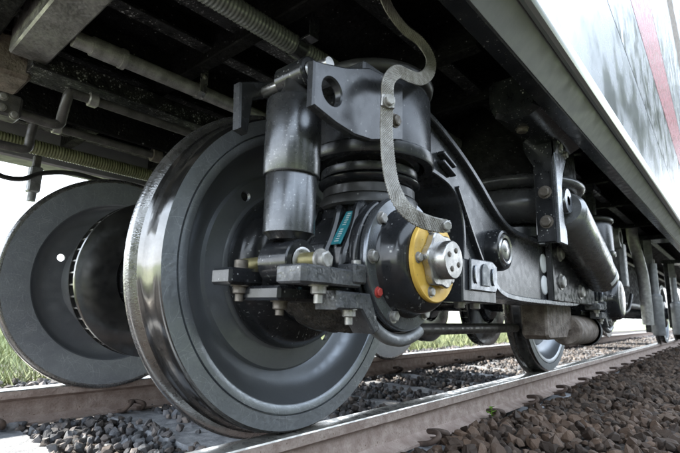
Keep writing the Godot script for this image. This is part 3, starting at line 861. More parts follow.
# ---------- earthing strap ----------
func make_strap() -> void:
	var t := thing("braided_strap", "flat braided metal earthing strap looping down to the axle end", "earth strap", Vector3(-0.1, 0.6, 1.1))
	var crv := Curve3D.new(); crv.bake_interval = 0.004
	for p in smooth(STRAP, 6): crv.add_point(p)
	var nn := Vector3(-0.38, -0.1, 0.92).normalized()
	var total := crv.get_baked_length()
	var strands := 14
	var w := 0.032
	var steps := int(total / 0.006)
	var base := []; var sides := []; var faces := []
	for i in steps + 1:
		var d := total * i / steps
		var p := crv.sample_baked(d)
		var tg := (crv.sample_baked(minf(d + 0.012, total)) - crv.sample_baked(maxf(d - 0.012, 0.0))).normalized()
		var sd := tg.cross(nn).normalized()
		base.append(p); sides.append(sd); faces.append(sd.cross(tg).normalized())
	# flat core
	var b := MB.new()
	for i in steps:
		for sg in [-1.0, 1.0]:
			b.flat(base[i] - sides[i] * w * 0.46 + faces[i] * 0.001 * sg, base[i] + sides[i] * w * 0.46 + faces[i] * 0.001 * sg, base[i + 1] + sides[i + 1] * w * 0.46 + faces[i + 1] * 0.001 * sg, base[i + 1] - sides[i + 1] * w * 0.46 + faces[i + 1] * 0.001 * sg, faces[i] * sg)
	part(t, "core", b, M.braid)
	for s in strands:
		b = MB.new()
		var line := []
		for i in steps + 1:
			var ph := fposmod(float(i) * total / steps / 0.085 + float(s) / strands, 1.0)
			var sv := (ph * 4.0 - 1.0) if ph < 0.5 else (3.0 - ph * 4.0)
			line.append(base[i] + sides[i] * sv * w * 0.5 + faces[i] * (0.0022 if ph < 0.5 else 0.0008) * (1.0 if s % 2 == 0 else 0.8))
		b.tube(line, 0.0021, 6)
		part(t, "strand", b, M.braid)
	for e in [STRAP[12], STRAP[STRAP.size() - 1]]:
		b = MB.new()
		b.box(Transform3D(Basis.looking_at(-nn, Vector3.UP), e + nn * 0.003), Vector3(0.034, 0.028, 0.008), 0.002)
		part(t, "lug", b, M.steel)
		bolt(t, e + nn * 0.008, nn, 0.012, M.bolt)

var STRAP := []

# ---------- things under the floor ----------
func hanger_bracket() -> void:
	var t := thing("hanger_bracket", "cast bracket with two bolts hanging from the sill over the air spring", "bracket", Vector3(1.0, 1.1, 1.07))
	var b := MB.new()
	# head casting, drawn in the zy plane and pushed along x
	var zx := Transform3D(Basis(Vector3(0, 0, 1), Vector3(0, 1, 0), Vector3(-1, 0, 0)), Vector3.ZERO)
	b.prism(zx, PV([1.02, 1.10, 1.02, 1.18, 1.04, 1.20, 1.20, 1.20, 1.20, 1.05, 1.16, 1.03, 1.08, 1.028, 1.04, 1.05]), -1.12, -0.58, 0.018)
	part(t, "head", b, M.black)
	b = MB.new()
	b.prism(zx, PV([1.067, 0.625, 1.138, 0.625, 1.138, 0.93, 1.165, 1.02, 1.165, 1.06, 1.03, 1.06, 1.03, 1.02, 1.067, 0.94]), -0.94, -0.9, 0.004)
	part(t, "arm", b, M.black)
	b = MB.new()
	b.prism(T(Vector3.ZERO), PV([0.9, 0.62, 1.0, 0.62, 1.0, 0.68, 0.975, 0.71, 0.965, 0.78, 0.97, 0.86, 1.0, 0.92, 1.05, 0.98, 1.07, 1.045, 0.9, 1.045]), 1.139, 1.154, 0.004)
	part(t, "front_flange", b, M.ring)
	b = MB.new()
	b.prism(T(Vector3.ZERO), PV([0.94, 0.63, 0.99, 0.63, 0.96, 0.73, 0.96, 0.86, 1.04, 1.0, 1.06, 1.05, 0.94, 1.05]), 1.067, 1.085, 0.003)
	part(t, "rear_web", b, M.black)
	for y in [0.826, 0.706]: bolt(t, Vector3(0.9, y, 1.108), Vector3(-1, 0, 0), 0.021, M.bolt_dark)
	bolt(t, Vector3(0.70, 1.03, 1.10), Vector3.DOWN, 0.02, M.bolt_dark)
	bolt(t, Vector3(0.96, 1.02, 1.155), Vector3(0, 0, 1), 0.016, M.bolt)
	bolt(t, Vector3(1.04, 1.01, 1.155), Vector3(0, 0, 1), 0.014, M.bolt)

func yaw_damper() -> void:
	var a := Vector3(1.06, 0.795, 1.12); var c := Vector3(1.84, 0.55, 1.09)
	var t := thing("yaw_damper", "fat grey inclined damper between hanger bracket and frame", "damper", a)
	var d := (c - a).normalized(); var l := a.distance_to(c)
	var b := MB.new()
	b.lathe(along(a, d), P2([0.0, 0.02, 0.075, 0.02, 0.088, 0.035, 0.092, 0.05, 0.092, l * 0.72, 0.087, l * 0.73, 0.087, l - 0.03, 0.075, l, 0, l]), 48)
	part(t, "tube", b, M.silver)
	b = MB.new()
	b.lathe(TZ(Vector3(1.03, 0.81, 1.11)), P2([0.02, -0.05, 0.05, -0.05, 0.052, -0.045, 0.052, 0.045, 0.05, 0.05, 0.02, 0.05]), 32)
	part(t, "eye", b, M.ring)
	b = MB.new()
	b.lathe(along(c, d), P2([0.03, -0.03, 0.03, 0.07, 0.0, 0.07]), 24)
	part(t, "rod", b, M.steel)
	for s in [[0.9, 0.0878]]:
		b = MB.new()
		var f := along(a + d * l * s[0], d)
		b.lathe(f, P2([s[1], -0.02, s[1], 0.02]), 10, 2.3, 3.2)
		part(t, "sticker", b, M.white, "small white sticker")

func brake_unit() -> void:
	var t := thing("brake_unit", "rusty box and drum brake cylinder hanging below the frame", "brake cylinder", Vector3(1.6, 0.3, 0.9))
	var b := MB.new()
	b.prism(T(Vector3.ZERO), PV([1.31, 0.405, 1.31, 0.255, 1.34, 0.235, 1.62, 0.235, 1.66, 0.27, 1.72, 0.27, 1.72, 0.405]), 0.84, 0.96, 0.01)
	part(t, "box", b, M.rusty)
	b = MB.new()
	b.lathe(along(Vector3(1.70, 0.275, 0.93), Vector3(1, 0, 0)), P2([0, 0, 0.07, 0, 0.08, 0.01, 0.08, 0.36, 0.092, 0.36, 0.092, 0.385, 0.05, 0.39, 0.05, 0.5, 0.035, 0.51, 0, 0.51]), 40)
	part(t, "drum", b, M.rusty)
	b = MB.new()
	b.box(T(Vector3(2.24, 0.275, 0.93)), Vector3(0.16, 0.09, 0.09), 0.008)
	part(t, "end_block", b, M.grey_part)
	b = MB.new()
	b.lathe(along(Vector3(2.06, 0.275, 0.93), Vector3(1, 0, 0)), P2([0, 0, 0.094, 0, 0.094, 0.03, 0, 0.03]), 40)
	part(t, "drum_flange", b, M.grey_part)
	b = MB.new()
	b.tube([Vector3(0.28, 0.285, 0.80), Vector3(1.34, 0.285, 0.80)], 0.021, 16)
	single("brake_rod", b, M.pipe_dark, "plain round brake rod running low from axle box to brake unit", "rod", Vector3(0.8, 0.285, 0.80))

func pipe(called: String, label: String, pts: Array, r: float, m: Material, clamps: Array = [], cat := "pipe") -> Node3D:
	var t := thing(called, label, cat, pts[0])
	var b := MB.new(); b.tube(pts, r, 20)
	part(t, "tube", b, m)
	for c in clamps:
		var d: Vector3 = (pts[1] - pts[0]).normalized()
		b = MB.new()
		b.lathe(along(c, d), P2([r, -0.016, r * 1.12, -0.016, r * 1.12, 0.016, r, 0.016]), 24)
		b.bar(c + Vector3(0, r * 0.9, 0.0), c + Vector3(0, r + 0.05, 0.0), 0.03, 0.006, Vector3(0, 0, 1))
		part(t, "clamp", b, M.steel)
	return t

func ribbed(called: String, label: String, a: Vector3, c: Vector3, r: float, pitch: float, m: Material) -> Node3D:
	var t := thing(called, label, "conduit", a)
	var prof := []
	var l := a.distance_to(c)
	var k := int(l / pitch)
	for i in k:
		for j in 4:
			var f: float = (i + j / 4.0) * pitch
			prof.append(Vector2(r + r * 0.055 * cos(TAU * j / 4.0), f))
	var b := MB.new()
	b.lathe(along(a, c - a), prof, 28, 0.0, TAU, 1.5)
	part(t, "hose", b, m)
	return t

func underfloor() -> void:
	# the rib-hosed conduit high over the wheel, with its saddle clamp
	var t := ribbed("ribbed_conduit", "grey ribbed conduit strapped high under the floor above the damper", Vector3(-0.9, 1.165, 0.668), Vector3(1.4, 1.165, 0.668), 0.031, 0.0125, M.conduit)
	var b := MB.new()
	b.lathe(along(Vector3(-0.06, 1.165, 0.668), Vector3(1, 0, 0)), P2([0.034, -0.02, 0.037, -0.02, 0.037, 0.02, 0.034, 0.02]), 28)
	b.box(T(Vector3(-0.06, 1.168, 0.723)), Vector3(0.04, 0.008, 0.05), 0.001)
	b.box(T(Vector3(-0.06, 1.205, 0.745)), Vector3(0.04, 0.075, 0.006), 0.001)
	part(t, "clamp", b, M.frame)
	t = pipe("steel_pipe", "bare steel pipe with sleeve joints under the floor above the wheel", [Vector3(-0.552, 1.135, 0.205), Vector3(2.4, 1.135, 0.205)], 0.026, M.pipe)
	for x in [-0.50, -0.12]:
		b = MB.new()
		if x < -0.3:
			b.lathe(along(Vector3(x, 1.135, 0.205), Vector3(1, 0, 0)), P2([0.026, 0.0, 0.031, 0.0, 0.031, 0.10, 0.026, 0.10]), 28)
			b.lathe(along(Vector3(x, 1.135, 0.205), Vector3(1, 0, 0)), P2([0.031, 0.09, 0.034, 0.09, 0.034, 0.105, 0.031, 0.105]), 28)
			part(t, "sleeve", b, M.pipe)
		else:
			b.box(T(Vector3(x, 1.165, 0.236)), Vector3(0.03, 0.09, 0.006), 0.001)
			b.lathe(along(Vector3(x, 1.135, 0.205), Vector3(1, 0, 0)), P2([0.0265, -0.014, 0.029, -0.014, 0.029, 0.014, 0.0265, 0.014]), 28)
			var cl := part(t, "clamp", b, M.steel)
			bolt(cl, Vector3(x, 1.18, 0.239), Vector3(0, 0, 1), 0.007, M.bolt)
	# cranked brake pipes on the left
	pipe("brake_pipe", "dark brake pipe with two elbows dropping beside the floor channel", smooth([Vector3(0.9, 1.055, -0.01), Vector3(-0.36, 1.055, -0.01), Vector3(-0.45, 1.055, -0.01), Vector3(-0.478, 1.05, -0.01), Vector3(-0.482, 1.02, -0.02), Vector3(-0.48, 0.975, -0.05), Vector3(-0.48, 0.955, -0.06), Vector3(-0.50, 0.945, -0.06), Vector3(-0.53, 0.945, -0.06), Vector3(-0.62, 0.948, -0.06)], 4), 0.0165, M.pipe_dark)
	var t2 := pipe("brake_pipe", "dark brake pipe with an elbow and union nut below the other one", smooth([Vector3(1.4, 1.03, -0.33), Vector3(-0.36, 1.03, -0.33), Vector3(-0.46, 1.03, -0.33), Vector3(-0.49, 1.02, -0.33), Vector3(-0.495, 0.97, -0.335), Vector3(-0.495, 0.93, -0.34), Vector3(-0.51, 0.915, -0.34), Vector3(-0.56, 0.912, -0.34), Vector3(-0.75, 0.912, -0.34)], 4), 0.0165, M.pipe_dark)
	b = MB.new()
	b.lathe(along(Vector3(-0.42, 1.055, -0.01), Vector3(1, 0, 0)), P2([0, 0, 0.022, 0, 0.026, 0.004, 0.026, 0.03, 0.022, 0.034, 0, 0.034]), 6, 0, TAU, 0.1)
	single("union_nut", b, M.bolt, "bright hexagonal union nut on the upper brake pipe", "nut", Vector3(-0.41, 1.055, -0.01))
	b = MB.new()
	b.lathe(along(Vector3(-0.43, 1.03, -0.33), Vector3(1, 0, 0)), P2([0, 0, 0.022, 0, 0.026, 0.004, 0.026, 0.03, 0.022, 0.034, 0, 0.034]), 6, 0, TAU, 0.1)
	single("union_nut", b, M.bolt, "bright hexagonal union nut on the lower brake pipe", "nut", Vector3(-0.41, 1.03, -0.33))
	b = MB.new()
	b.lathe(along(Vector3(-0.02, 1.03, -0.33), Vector3(1, 0, 0)), P2([0.0165, 0, 0.03, 0, 0.03, 0.04, 0.0165, 0.04]), 20)
	b.box(T(Vector3(0.0, 1.09, -0.33)), Vector3(0.04, 0.12, 0.02), 0.002)
	part(t2, "clamp", b, M.bolt_dark)
	ribbed("green_conduit", "dull yellow green ribbed conduit above the far wheel", Vector3(-0.9, 1.03, -0.66), Vector3(2.2, 1.03, -0.66), 0.032, 0.012, M.conduit_green)
	b = MB.new()
	b.tube(smooth([Vector3(-0.62, 0.98, -0.62), Vector3(-0.56, 0.90, -0.64), Vector3(-0.50, 0.87, -0.66), Vector3(-0.42, 0.88, -0.68), Vector3(-0.34, 0.93, -0.70), Vector3(-0.22, 0.96, -0.70), Vector3(-0.08, 0.955, -0.70), Vector3(0.06, 0.95, -0.70)], 5), 0.011, 12)
	single("brake_hose", b, M.rubber, "thin black hose drooping beside the far wheel", "hose", Vector3(-0.5, 0.9, -0.65))
	# valve on the far side
	t = thing("valve", "small grey valve body with bolts at the hose end", "valve", Vector3(-0.36, 0.86, -0.74))
	b = MB.new()
	b.box(T(Vector3(-0.36, 0.90, -0.74)), Vector3(0.05, 0.12, 0.05), 0.006)
	b.lathe(T(Vector3(-0.36, 0.80, -0.74)), P2([0, 0, 0.018, 0, 0.018, 0.05, 0.0, 0.05]), 16)
	part(t, "body", b, M.grey_part)
	b = MB.new()
	b.box(T(Vector3(-0.36, 0.985, -0.74)), Vector3(0.03, 0.06, 0.03), 0.004)
	part(t, "stem", b, M.pipe_dark)
	# coupling blocks far left
	t = thing("pipe_manifold", "dark manifold block with pale bolt heads at the pipe ends", "manifold", Vector3(-0.66, 0.95, -0.06))
	b = MB.new()
	b.box(T(Vector3(-0.64, 0.955, -0.06)), Vector3(0.08, 0.075, 0.07), 0.008)
	part(t, "block", b, M.pipe_dark)
	for q in [[-0.655, 0.975], [-0.655, 0.94], [-0.62, 0.925]]:
		bolt(t, Vector3(q[0], q[1], -0.025), Vector3(0, 0, 1), 0.011, M.bolt)

func car_body() -> void:
	var t := thing("rail_car", "silver rail car with dark grey sill and a red stripe above the bogie", "rail car", Vector3(3, 1.0, 0))
	var b: MB
	# floor pan and beams below it
	b = MB.new()
	b.box(T(Vector3(6.75, 1.335, 0)), Vector3(16.5, 0.05, 2.46), 0.004)
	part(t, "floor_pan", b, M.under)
	for z in [0.93, 0.52, 0.34, 0.06, -0.10, -0.52, -0.95]:
		b = MB.new()
		b.box(T(Vector3(6.75, 1.27, z)), Vector3(16.5, 0.08, 0.012), 0.002)
		var fb := part(t, "floor_beam", b, M.under)
		b = MB.new()
		b.box(T(Vector3(6.75, 1.227, z)), Vector3(16.5, 0.012, 0.055), 0.002)
		part(fb, "lower_flange", b, M.chipped)
	for x in [-0.15, 0.35, 0.72, 1.125, 1.6, 2.25, 3.0, 4.0, 5.0]:
		b = MB.new()
		b.box(T(Vector3(x, 1.25, 0.0)), Vector3(0.05, 0.12, 2.2), 0.004)
		part(t, "cross_member", b, M.under)
	b = MB.new()
	b.box(T(Vector3(2.9, 1.135, -0.06)), Vector3(7.0, 0.07, 0.10), 0.004)
	b.box(T(Vector3(2.9, 1.097, -0.055)), Vector3(7.0, 0.01, 0.14), 0.002)
	part(t, "channel", b, M.chipped)
	b = MB.new()
	b.box(T(Vector3(2.9, 1.20, -0.30)), Vector3(7.0, 0.3, 0.02), 0.004)
	part(t, "floor_beam", b, M.under)
	# deep cross beam at the left
	b = MB.new()
	b.box(T(Vector3(-0.609, 1.22, 0.58)), Vector3(0.108, 0.20, 1.20), 0.006)
	part(t, "end_beam", b, M.beam, "worn bare steel cross beam")
	b = MB.new()
	b.box(T(Vector3(-0.66, 1.14, -0.15)), Vector3(0.16, 0.14, 0.18), 0.012)
	part(t, "beam_shoe", b, M.rusty)
	b = MB.new()
	b.box(T(Vector3(-0.80, 1.235, 0.1)), Vector3(0.22, 0.15, 1.9), 0.006)
	part(t, "end_box", b, M.under)
	# far sill
	b = MB.new()
	b.box(T(Vector3(6.5, 1.24, -1.24)), Vector3(17.0, 0.28, 0.16), 0.01)
	part(t, "far_sill", b, M.sill)
	# sill: sloping grey underside, rounded bright edge
	b = MB.new()
	b.prism(Transform3D(Basis(Vector3(0, 0, -1), Vector3(0, 1, 0), Vector3(1, 0, 0)), Vector3.ZERO), PV([-1.262, 1.040, -1.318, 1.106, -1.318, 1.30, -1.225, 1.30, -1.225, 1.052]), -2.0, 15.0, 0.003)
	part(t, "sill", b, M.sill)
	b = MB.new()
	b.prism(Transform3D(Basis(Vector3(0, 0, -1), Vector3(0, 1, 0), Vector3(1, 0, 0)), Vector3.ZERO), PV([-1.320, 1.101, -1.332, 1.096, -1.344, 1.099, -1.351, 1.107, -1.353, 1.118, -1.353, 1.133, -1.320, 1.133]), -2.0, 15.0, 0.002)
	part(t, "sill_edge", b, M.sill_edge, "bright rounded lower edge")
	b = MB.new()
	b.box(T(Vector3(6.5, 1.15, 1.212)), Vector3(17.0, 0.20, 0.016), 0.003)
	b.box(T(Vector3(6.5, 1.044, 1.232)), Vector3(17.0, 0.012, 0.052), 0.003)
	part(t, "sill_flange", b, M.black)
	b = MB.new()
	b.box(T(Vector3(6.5, 2.15, 1.29)), Vector3(17.0, 2.02, 0.04), 0.004)
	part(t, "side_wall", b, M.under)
	# side panels, bounded by the seams
	var panels := [["side_panel", M.body, Vector3(-2.0, 1.131, 1.350), Vector3(5.5, 1.131, 1.350), 0], ["chrome_strip", M.chrome, seam(0, 0.0), seam(0, 1.0), 0], ["red_stripe", M.stripe, seam(1, 0.0), seam(1, 1.0), 0], ["chrome_strip", M.chrome, seam(2, 0.0), seam(2, 1.0), 0], ["trim", M.rusty, seam(3, 0.0), seam(3, 1.0), 0], ["upper_panel", M.body, seam(4, 0.0), seam(4, 1.0), 0]]
	for i in panels.size():
		var pn: Array = panels[i]
		var a0: Vector3 = pn[2]; var a1: Vector3 = pn[3]
		var c0: Vector3; var c1: Vector3
		if i < panels.size() - 1: c0 = seam(i, 0.0); c1 = seam(i, 1.0)
		else: c0 = a0 + Vector3(0, 1.2, 0.02); c1 = a1 + Vector3(0, 1.2, 0.02)
		b = MB.new()
		panel(b, a0, a1, c1, c0, 0.012)
		part(t, pn[0], b, pn[1])

var SEAMS := []
func seam(i: int, x: float) -> Vector3:
	var a: Vector3 = SEAMS[i][0]; var c: Vector3 = SEAMS[i][1]
	return a.lerp(c, x)

func panel(b: MB, p: Vector3, q: Vector3, r: Vector3, s: Vector3, th: float) -> void:
	# a sheet between four corners with a small gap round it and real thickness
	var g := 0.007
	var up := (s - p).normalized() * g
	var up2 := (r - q).normalized() * g
	var k := 16
	var back := Vector3(0, 0, -th)
	for i in k:
		var f0 := float(i) / k; var f1 := float(i + 1) / k
		var a := (p + up).lerp(q + up2, f0); var c := (p + up).lerp(q + up2, f1)
		var d := (s - up).lerp(r - up2, f1); var e := (s - up).lerp(r - up2, f0)
		b.flat(a, c, d, e, Vector3(0, 0, 1))
		b.flat(a + back, c + back, d + back, e + back, Vector3(0, 0, -1))
		b.flat(a, c, c + back, a + back, Vector3(0, -1, 0))
		b.flat(e, d, d + back, e + back, Vector3(0, 1, 0))

# ---------- equipment further along ----------
func far_equipment() -> void:
	var b: MB
	for q in [[4.78, 1.2, 0.22, "black bolted hanger post with a pale edge under the sill"], [6.75, 1.15, 0.25, "black hanger post further down the car under the sill"]]:
		var t := thing("hanger_post", q[3], "hanger", Vector3(q[0], 1.2, 0.95))
		b = MB.new()
		b.box(T(Vector3(q[0], (q[1] + q[2]) / 2, 0.95)), Vector3(0.16, q[1] - q[2], 0.03), 0.004)
		b.box(T(Vector3(q[0] + 0.07, (q[1] + q[2]) / 2, 0.90)), Vector3(0.02, q[1] - q[2], 0.10), 0.004)
		part(t, "post", b, M.black)
		b = MB.new()
		b.box(T(Vector3(q[0] - 0.09, (q[1] + q[2]) / 2, 0.955)), Vector3(0.015, q[1] - q[2], 0.07), 0.003)
		part(t, "edge_strip", b, M.grey_part)
		b = MB.new()
		b.box(T(Vector3(q[0], q[1] - 0.02, 1.0)), Vector3(0.3, 0.05, 0.3), 0.006)
		part(t, "foot", b, M.black)
		for y in [0.45, 0.7, 0.95]: bolt(t, Vector3(q[0] + 0.02, y, 0.965), Vector3(0, 0, 1), 0.03, M.bolt_dark)
	for q in [[4.55, 0.2, "pale cylinder beside the first hanger post"], [6.2, 0.18, "pale cylinder beside the second hanger post"]]:
		b = MB.new()
		b.lathe(T(Vector3(q[0], q[1], 1.0)), P2([0, 0, 0.05, 0, 0.055, 0.01, 0.055, 0.38, 0.035, 0.40, 0.035, 0.7, 0, 0.7]), 24)
		single("sand_cylinder", b, M.grey_part, q[2], "cylinder", Vector3(q[0], q[1], 1.0))
	b = MB.new()
	b.tube(smooth([Vector3(4.2, 1.25, 0.9), Vector3(4.25, 1.1, 0.9), Vector3(4.35, 0.9, 0.92), Vector3(4.42, 0.7, 0.93), Vector3(4.45, 0.3, 0.93)], 5), 0.05, 16)
	single("sand_pipe", b, M.pipe, "thick grey brown pipe bending down from the floor by the first post", "pipe", Vector3(4.3, 0.9, 0.9))
	b = MB.new()
	b.box(T(Vector3(3.22, 0.76, 0.97)), Vector3(0.10, 0.34, 0.04), 0.006)
	b.box(T(Vector3(3.3, 0.76, 0.93)), Vector3(0.03, 0.34, 0.1), 0.004)
	single("pale_bracket", b, M.grey_part, "pale upright bracket between yaw damper and hanger post", "bracket", Vector3(3.22, 0.76, 0.97))
	b = MB.new()
	b.lathe(TZ(Vector3(3.15, 0.97, 0.9)), P2([0.05, 0.0, 0.08, 0.0, 0.085, 0.02, 0.085, 0.06, 0.08, 0.08, 0.05, 0.08]), 32)
	single("hose_ring", b, M.grey_part, "round ring clamp over the pale bracket", "clamp", Vector3(3.15, 0.97, 0.9))
	b = MB.new()
	b.tube([Vector3(2.6, 0.50, 0.7), Vector3(6.5, 0.50, 0.7)], 0.03, 14)
	single("cross_pipe", b, M.pipe, "level pipe behind the hanger posts", "pipe", Vector3(4, 0.5, 0.7))
	b = MB.new()
	b.box(T(Vector3(4.4, 0.72, 0.3)), Vector3(2.6, 0.5, 0.8), 0.02)
	single("equipment_box", b, M.under, "black equipment box under the floor beyond the bogie", "box", Vector3(4.4, 0.72, 0.3))
	b = MB.new()
	b.tube(smooth([Vector3(3.2, 0.62, 0.85), Vector3(3.4, 0.46, 0.85), Vector3(3.7, 0.40, 0.85), Vector3(4.0, 0.44, 0.85), Vector3(4.2, 0.58, 0.85)], 5), 0.016, 10)
	single("slack_hose", b, M.rubber, "thin black hose sagging under the equipment box", "hose", Vector3(3.7, 0.45, 0.85))
	# strut below floor, right of the air spring
	b = MB.new()
	b.box(T(Vector3(2.15, 0.90, 1.0)), Vector3(0.05, 0.50, 0.05), 0.006)
	b.box(T(Vector3(2.12, 1.12, 1.0)), Vector3(0.18, 0.05, 0.1), 0.006)
	single("levelling_rod", b, M.frame, "upright levelling rod between bogie and floor by the air spring", "rod", Vector3(2.15, 0.9, 1.0))

# ---------- track ----------
func rail_z(x: float) -> float: return -0.012 * x
func along_track(i: int) -> String:
	var n := ["first", "second", "third", "fourth", "fifth", "sixth", "seventh", "eighth", "ninth", "tenth"]
	if i < 0: return n[-i - 1] + " before the first wheelset"
	if i == 0: return "right under the first wheelset"
	if i < 4: return n[i - 1] + " past the first wheelset"
	if i == 4: return "right under the second wheelset"
	return n[i - 5] + " past the second wheelset"
func make_track() -> void:
	var b: MB
	for s in [1.0, -1.0]:
		var zc: float = 0.652 if s > 0 else -0.62
		var dirv := Vector3(1, 0, -0.012).normalized()
		# local x = across, y = up, z = along
		var xf := Transform3D(Basis(Vector3.UP.cross(dirv).normalized() * -1.0, Vector3.UP, dirv * -1.0), Vector3(0, 0, zc))
		var t := thing("rail", "near steel rail with pinkish brown dusty web under the wheels" if s > 0 else "far steel rail with shaded brown web beyond the sleepers", "rail", Vector3(0, -0.14, zc))
		b = MB.new()
		b.prism(xf, PV([-0.036, -0.006, -0.036, -0.034, -0.009, -0.048, -0.009, -0.112, -0.02, -0.122, -0.06, -0.13, -0.06, -0.14, 0.06, -0.14, 0.06, -0.13, 0.02, -0.122, 0.009, -0.112, 0.009, -0.048, 0.036, -0.034, 0.036, -0.006]), -40.0, 6.0, 0.002)
		part(t, "web_and_foot", b, M.rail_side)
		b = MB.new()
		b.prism(xf, PV([-0.036, -0.008, -0.033, -0.002, -0.026, 0.0, 0.026, 0.0, 0.033, -0.002, 0.036, -0.008]), -40.0, 6.0, 0.001)
		part(t, "running_surface", b, M.rail_top, "polished running surface")
	# sleepers
	var x0 := 0.11
	b = MB.new()
	b.prism(Transform3D(Basis(Vector3(1, 0, 0), Vector3(0, 1, 0), Vector3(0, 0, 1)), Vector3.ZERO), PV([-0.13, -0.22, 0.13, -0.22, 0.10, 0.0, -0.10, 0.0]), -1.0, 0.78, 0.012)
	var sm := b.mesh()
	var cb := MB.new()
	cb.tube(smooth([Vector3(-0.045, 0.0, -0.03), Vector3(-0.045, 0.012, 0.02), Vector3(-0.035, 0.035, 0.05), Vector3(-0.012, 0.045, 0.03), Vector3(0.0, 0.04, -0.012), Vector3(0.012, 0.045, 0.03), Vector3(0.035, 0.035, 0.05), Vector3(0.045, 0.012, 0.02), Vector3(0.045, 0.0, -0.03)], 4), 0.010, 10)
	var cm := cb.mesh()
	for i in range(-2, 15):
		var x := x0 + i * 0.55
		var zc := rail_z(x) + 0.016
		var o := MeshInstance3D.new(); o.name = numbered("sleeper"); o.mesh = sm; o.material_override = M.concrete
		add_child(o); o.position = Vector3(x, -0.142, zc); org[o] = o.position
		tag(o, "pale concrete sleeper in the ballast, " + along_track(i), "sleeper", "sleepers under the rails")
		for side in [[0.652, 1.0, "outer"], [0.652, -1.0, "inner"], [-0.62, 1.0, "inner"]]:
			var z: float = side[0] + rail_z(x) + side[1] * 0.078
			var c := MeshInstance3D.new(); c.name = numbered("rail_clip"); c.mesh = cm; c.material_override = M.clip
			add_child(c); c.position = Vector3(x, -0.136, z)
			c.rotation.y = 0.0 if side[1] > 0 else PI
			tag(c, ["curled clip on the near rail's ", "curled clip on the far rail's "][0 if side[0] > 0 else 1] + side[2] + " foot, sleeper " + along_track(i), "rail clip", "rail clips")

# ---------- ballast ----------
func stone_mesh(seed_: int) -> ArrayMesh:
	var r := RandomNumberGenerator.new(); r.seed = seed_
	var pts := []
	var ga := PI * (3.0 - sqrt(5.0))
	# jittered icosahedron, flat shaded
	var ph := (1.0 + sqrt(5.0)) / 2.0
	for q in [[-1, ph, 0], [1, ph, 0], [-1, -ph, 0], [1, -ph, 0], [0, -1, ph], [0, 1, ph], [0, -1, -ph], [0, 1, -ph], [ph, 0, -1], [ph, 0, 1], [-ph, 0, -1], [-ph, 0, 1]]:
		var d := Vector3(q[0], q[1], q[2]).normalized()
		d = (d + Vector3(r.randf_range(-0.3, 0.3), r.randf_range(-0.3, 0.3), r.randf_range(-0.3, 0.3)))
		pts.append(d * r.randf_range(0.72, 1.12) * Vector3(1.15, 0.78, 0.95))
	# cut by a few planes for broken facets
	for k in 4:
		var nn := Vector3(r.randfn(), r.randfn(), r.randfn()).normalized()
		var lim := r.randf_range(0.5, 0.75)
		for i in pts.size():
			var dd: float = pts[i].dot(nn)
			if dd > lim: pts[i] -= nn * (dd - lim)
	var faces := [[0, 11, 5], [0, 5, 1], [0, 1, 7], [0, 7, 10], [0, 10, 11], [1, 5, 9], [5, 11, 4], [11, 10, 2], [10, 7, 6], [7, 1, 8], [3, 9, 4], [3, 4, 2], [3, 2, 6], [3, 6, 8], [3, 8, 9], [4, 9, 5], [2, 4, 11], [6, 2, 10], [8, 6, 7], [9, 8, 1]]
	var b := MB.new()
	var nz := FastNoiseLite.new(); nz.seed = seed_; nz.frequency = 1.1; nz.fractal_octaves = 2
	var fine := []
	for f in faces:
		var q := [pts[f[0]], pts[f[1]], pts[f[2]]]
		var mids := []
		for k in 3: 
			var m: Vector3 = (q[k] + q[(k + 1) % 3]) * 0.5
			mids.append(m * (1.05 + 0.22 * nz.get_noise_3dv(m * 2.0)))
		for tr in [[q[0], mids[0], mids[2]], [q[1], mids[1], mids[0]], [q[2], mids[2], mids[1]], mids]: fine.append(tr)
	for f in fine:
		var a: Vector3 = f[0]; var c: Vector3 = f[1]; var d: Vector3 = f[2]
		var nn := (c - a).cross(d - a).normalized()
		if nn.dot(a + c + d) < 0.0: nn = -nn
		b.tri(a, c, d, nn, nn, nn)
	return b.mesh()

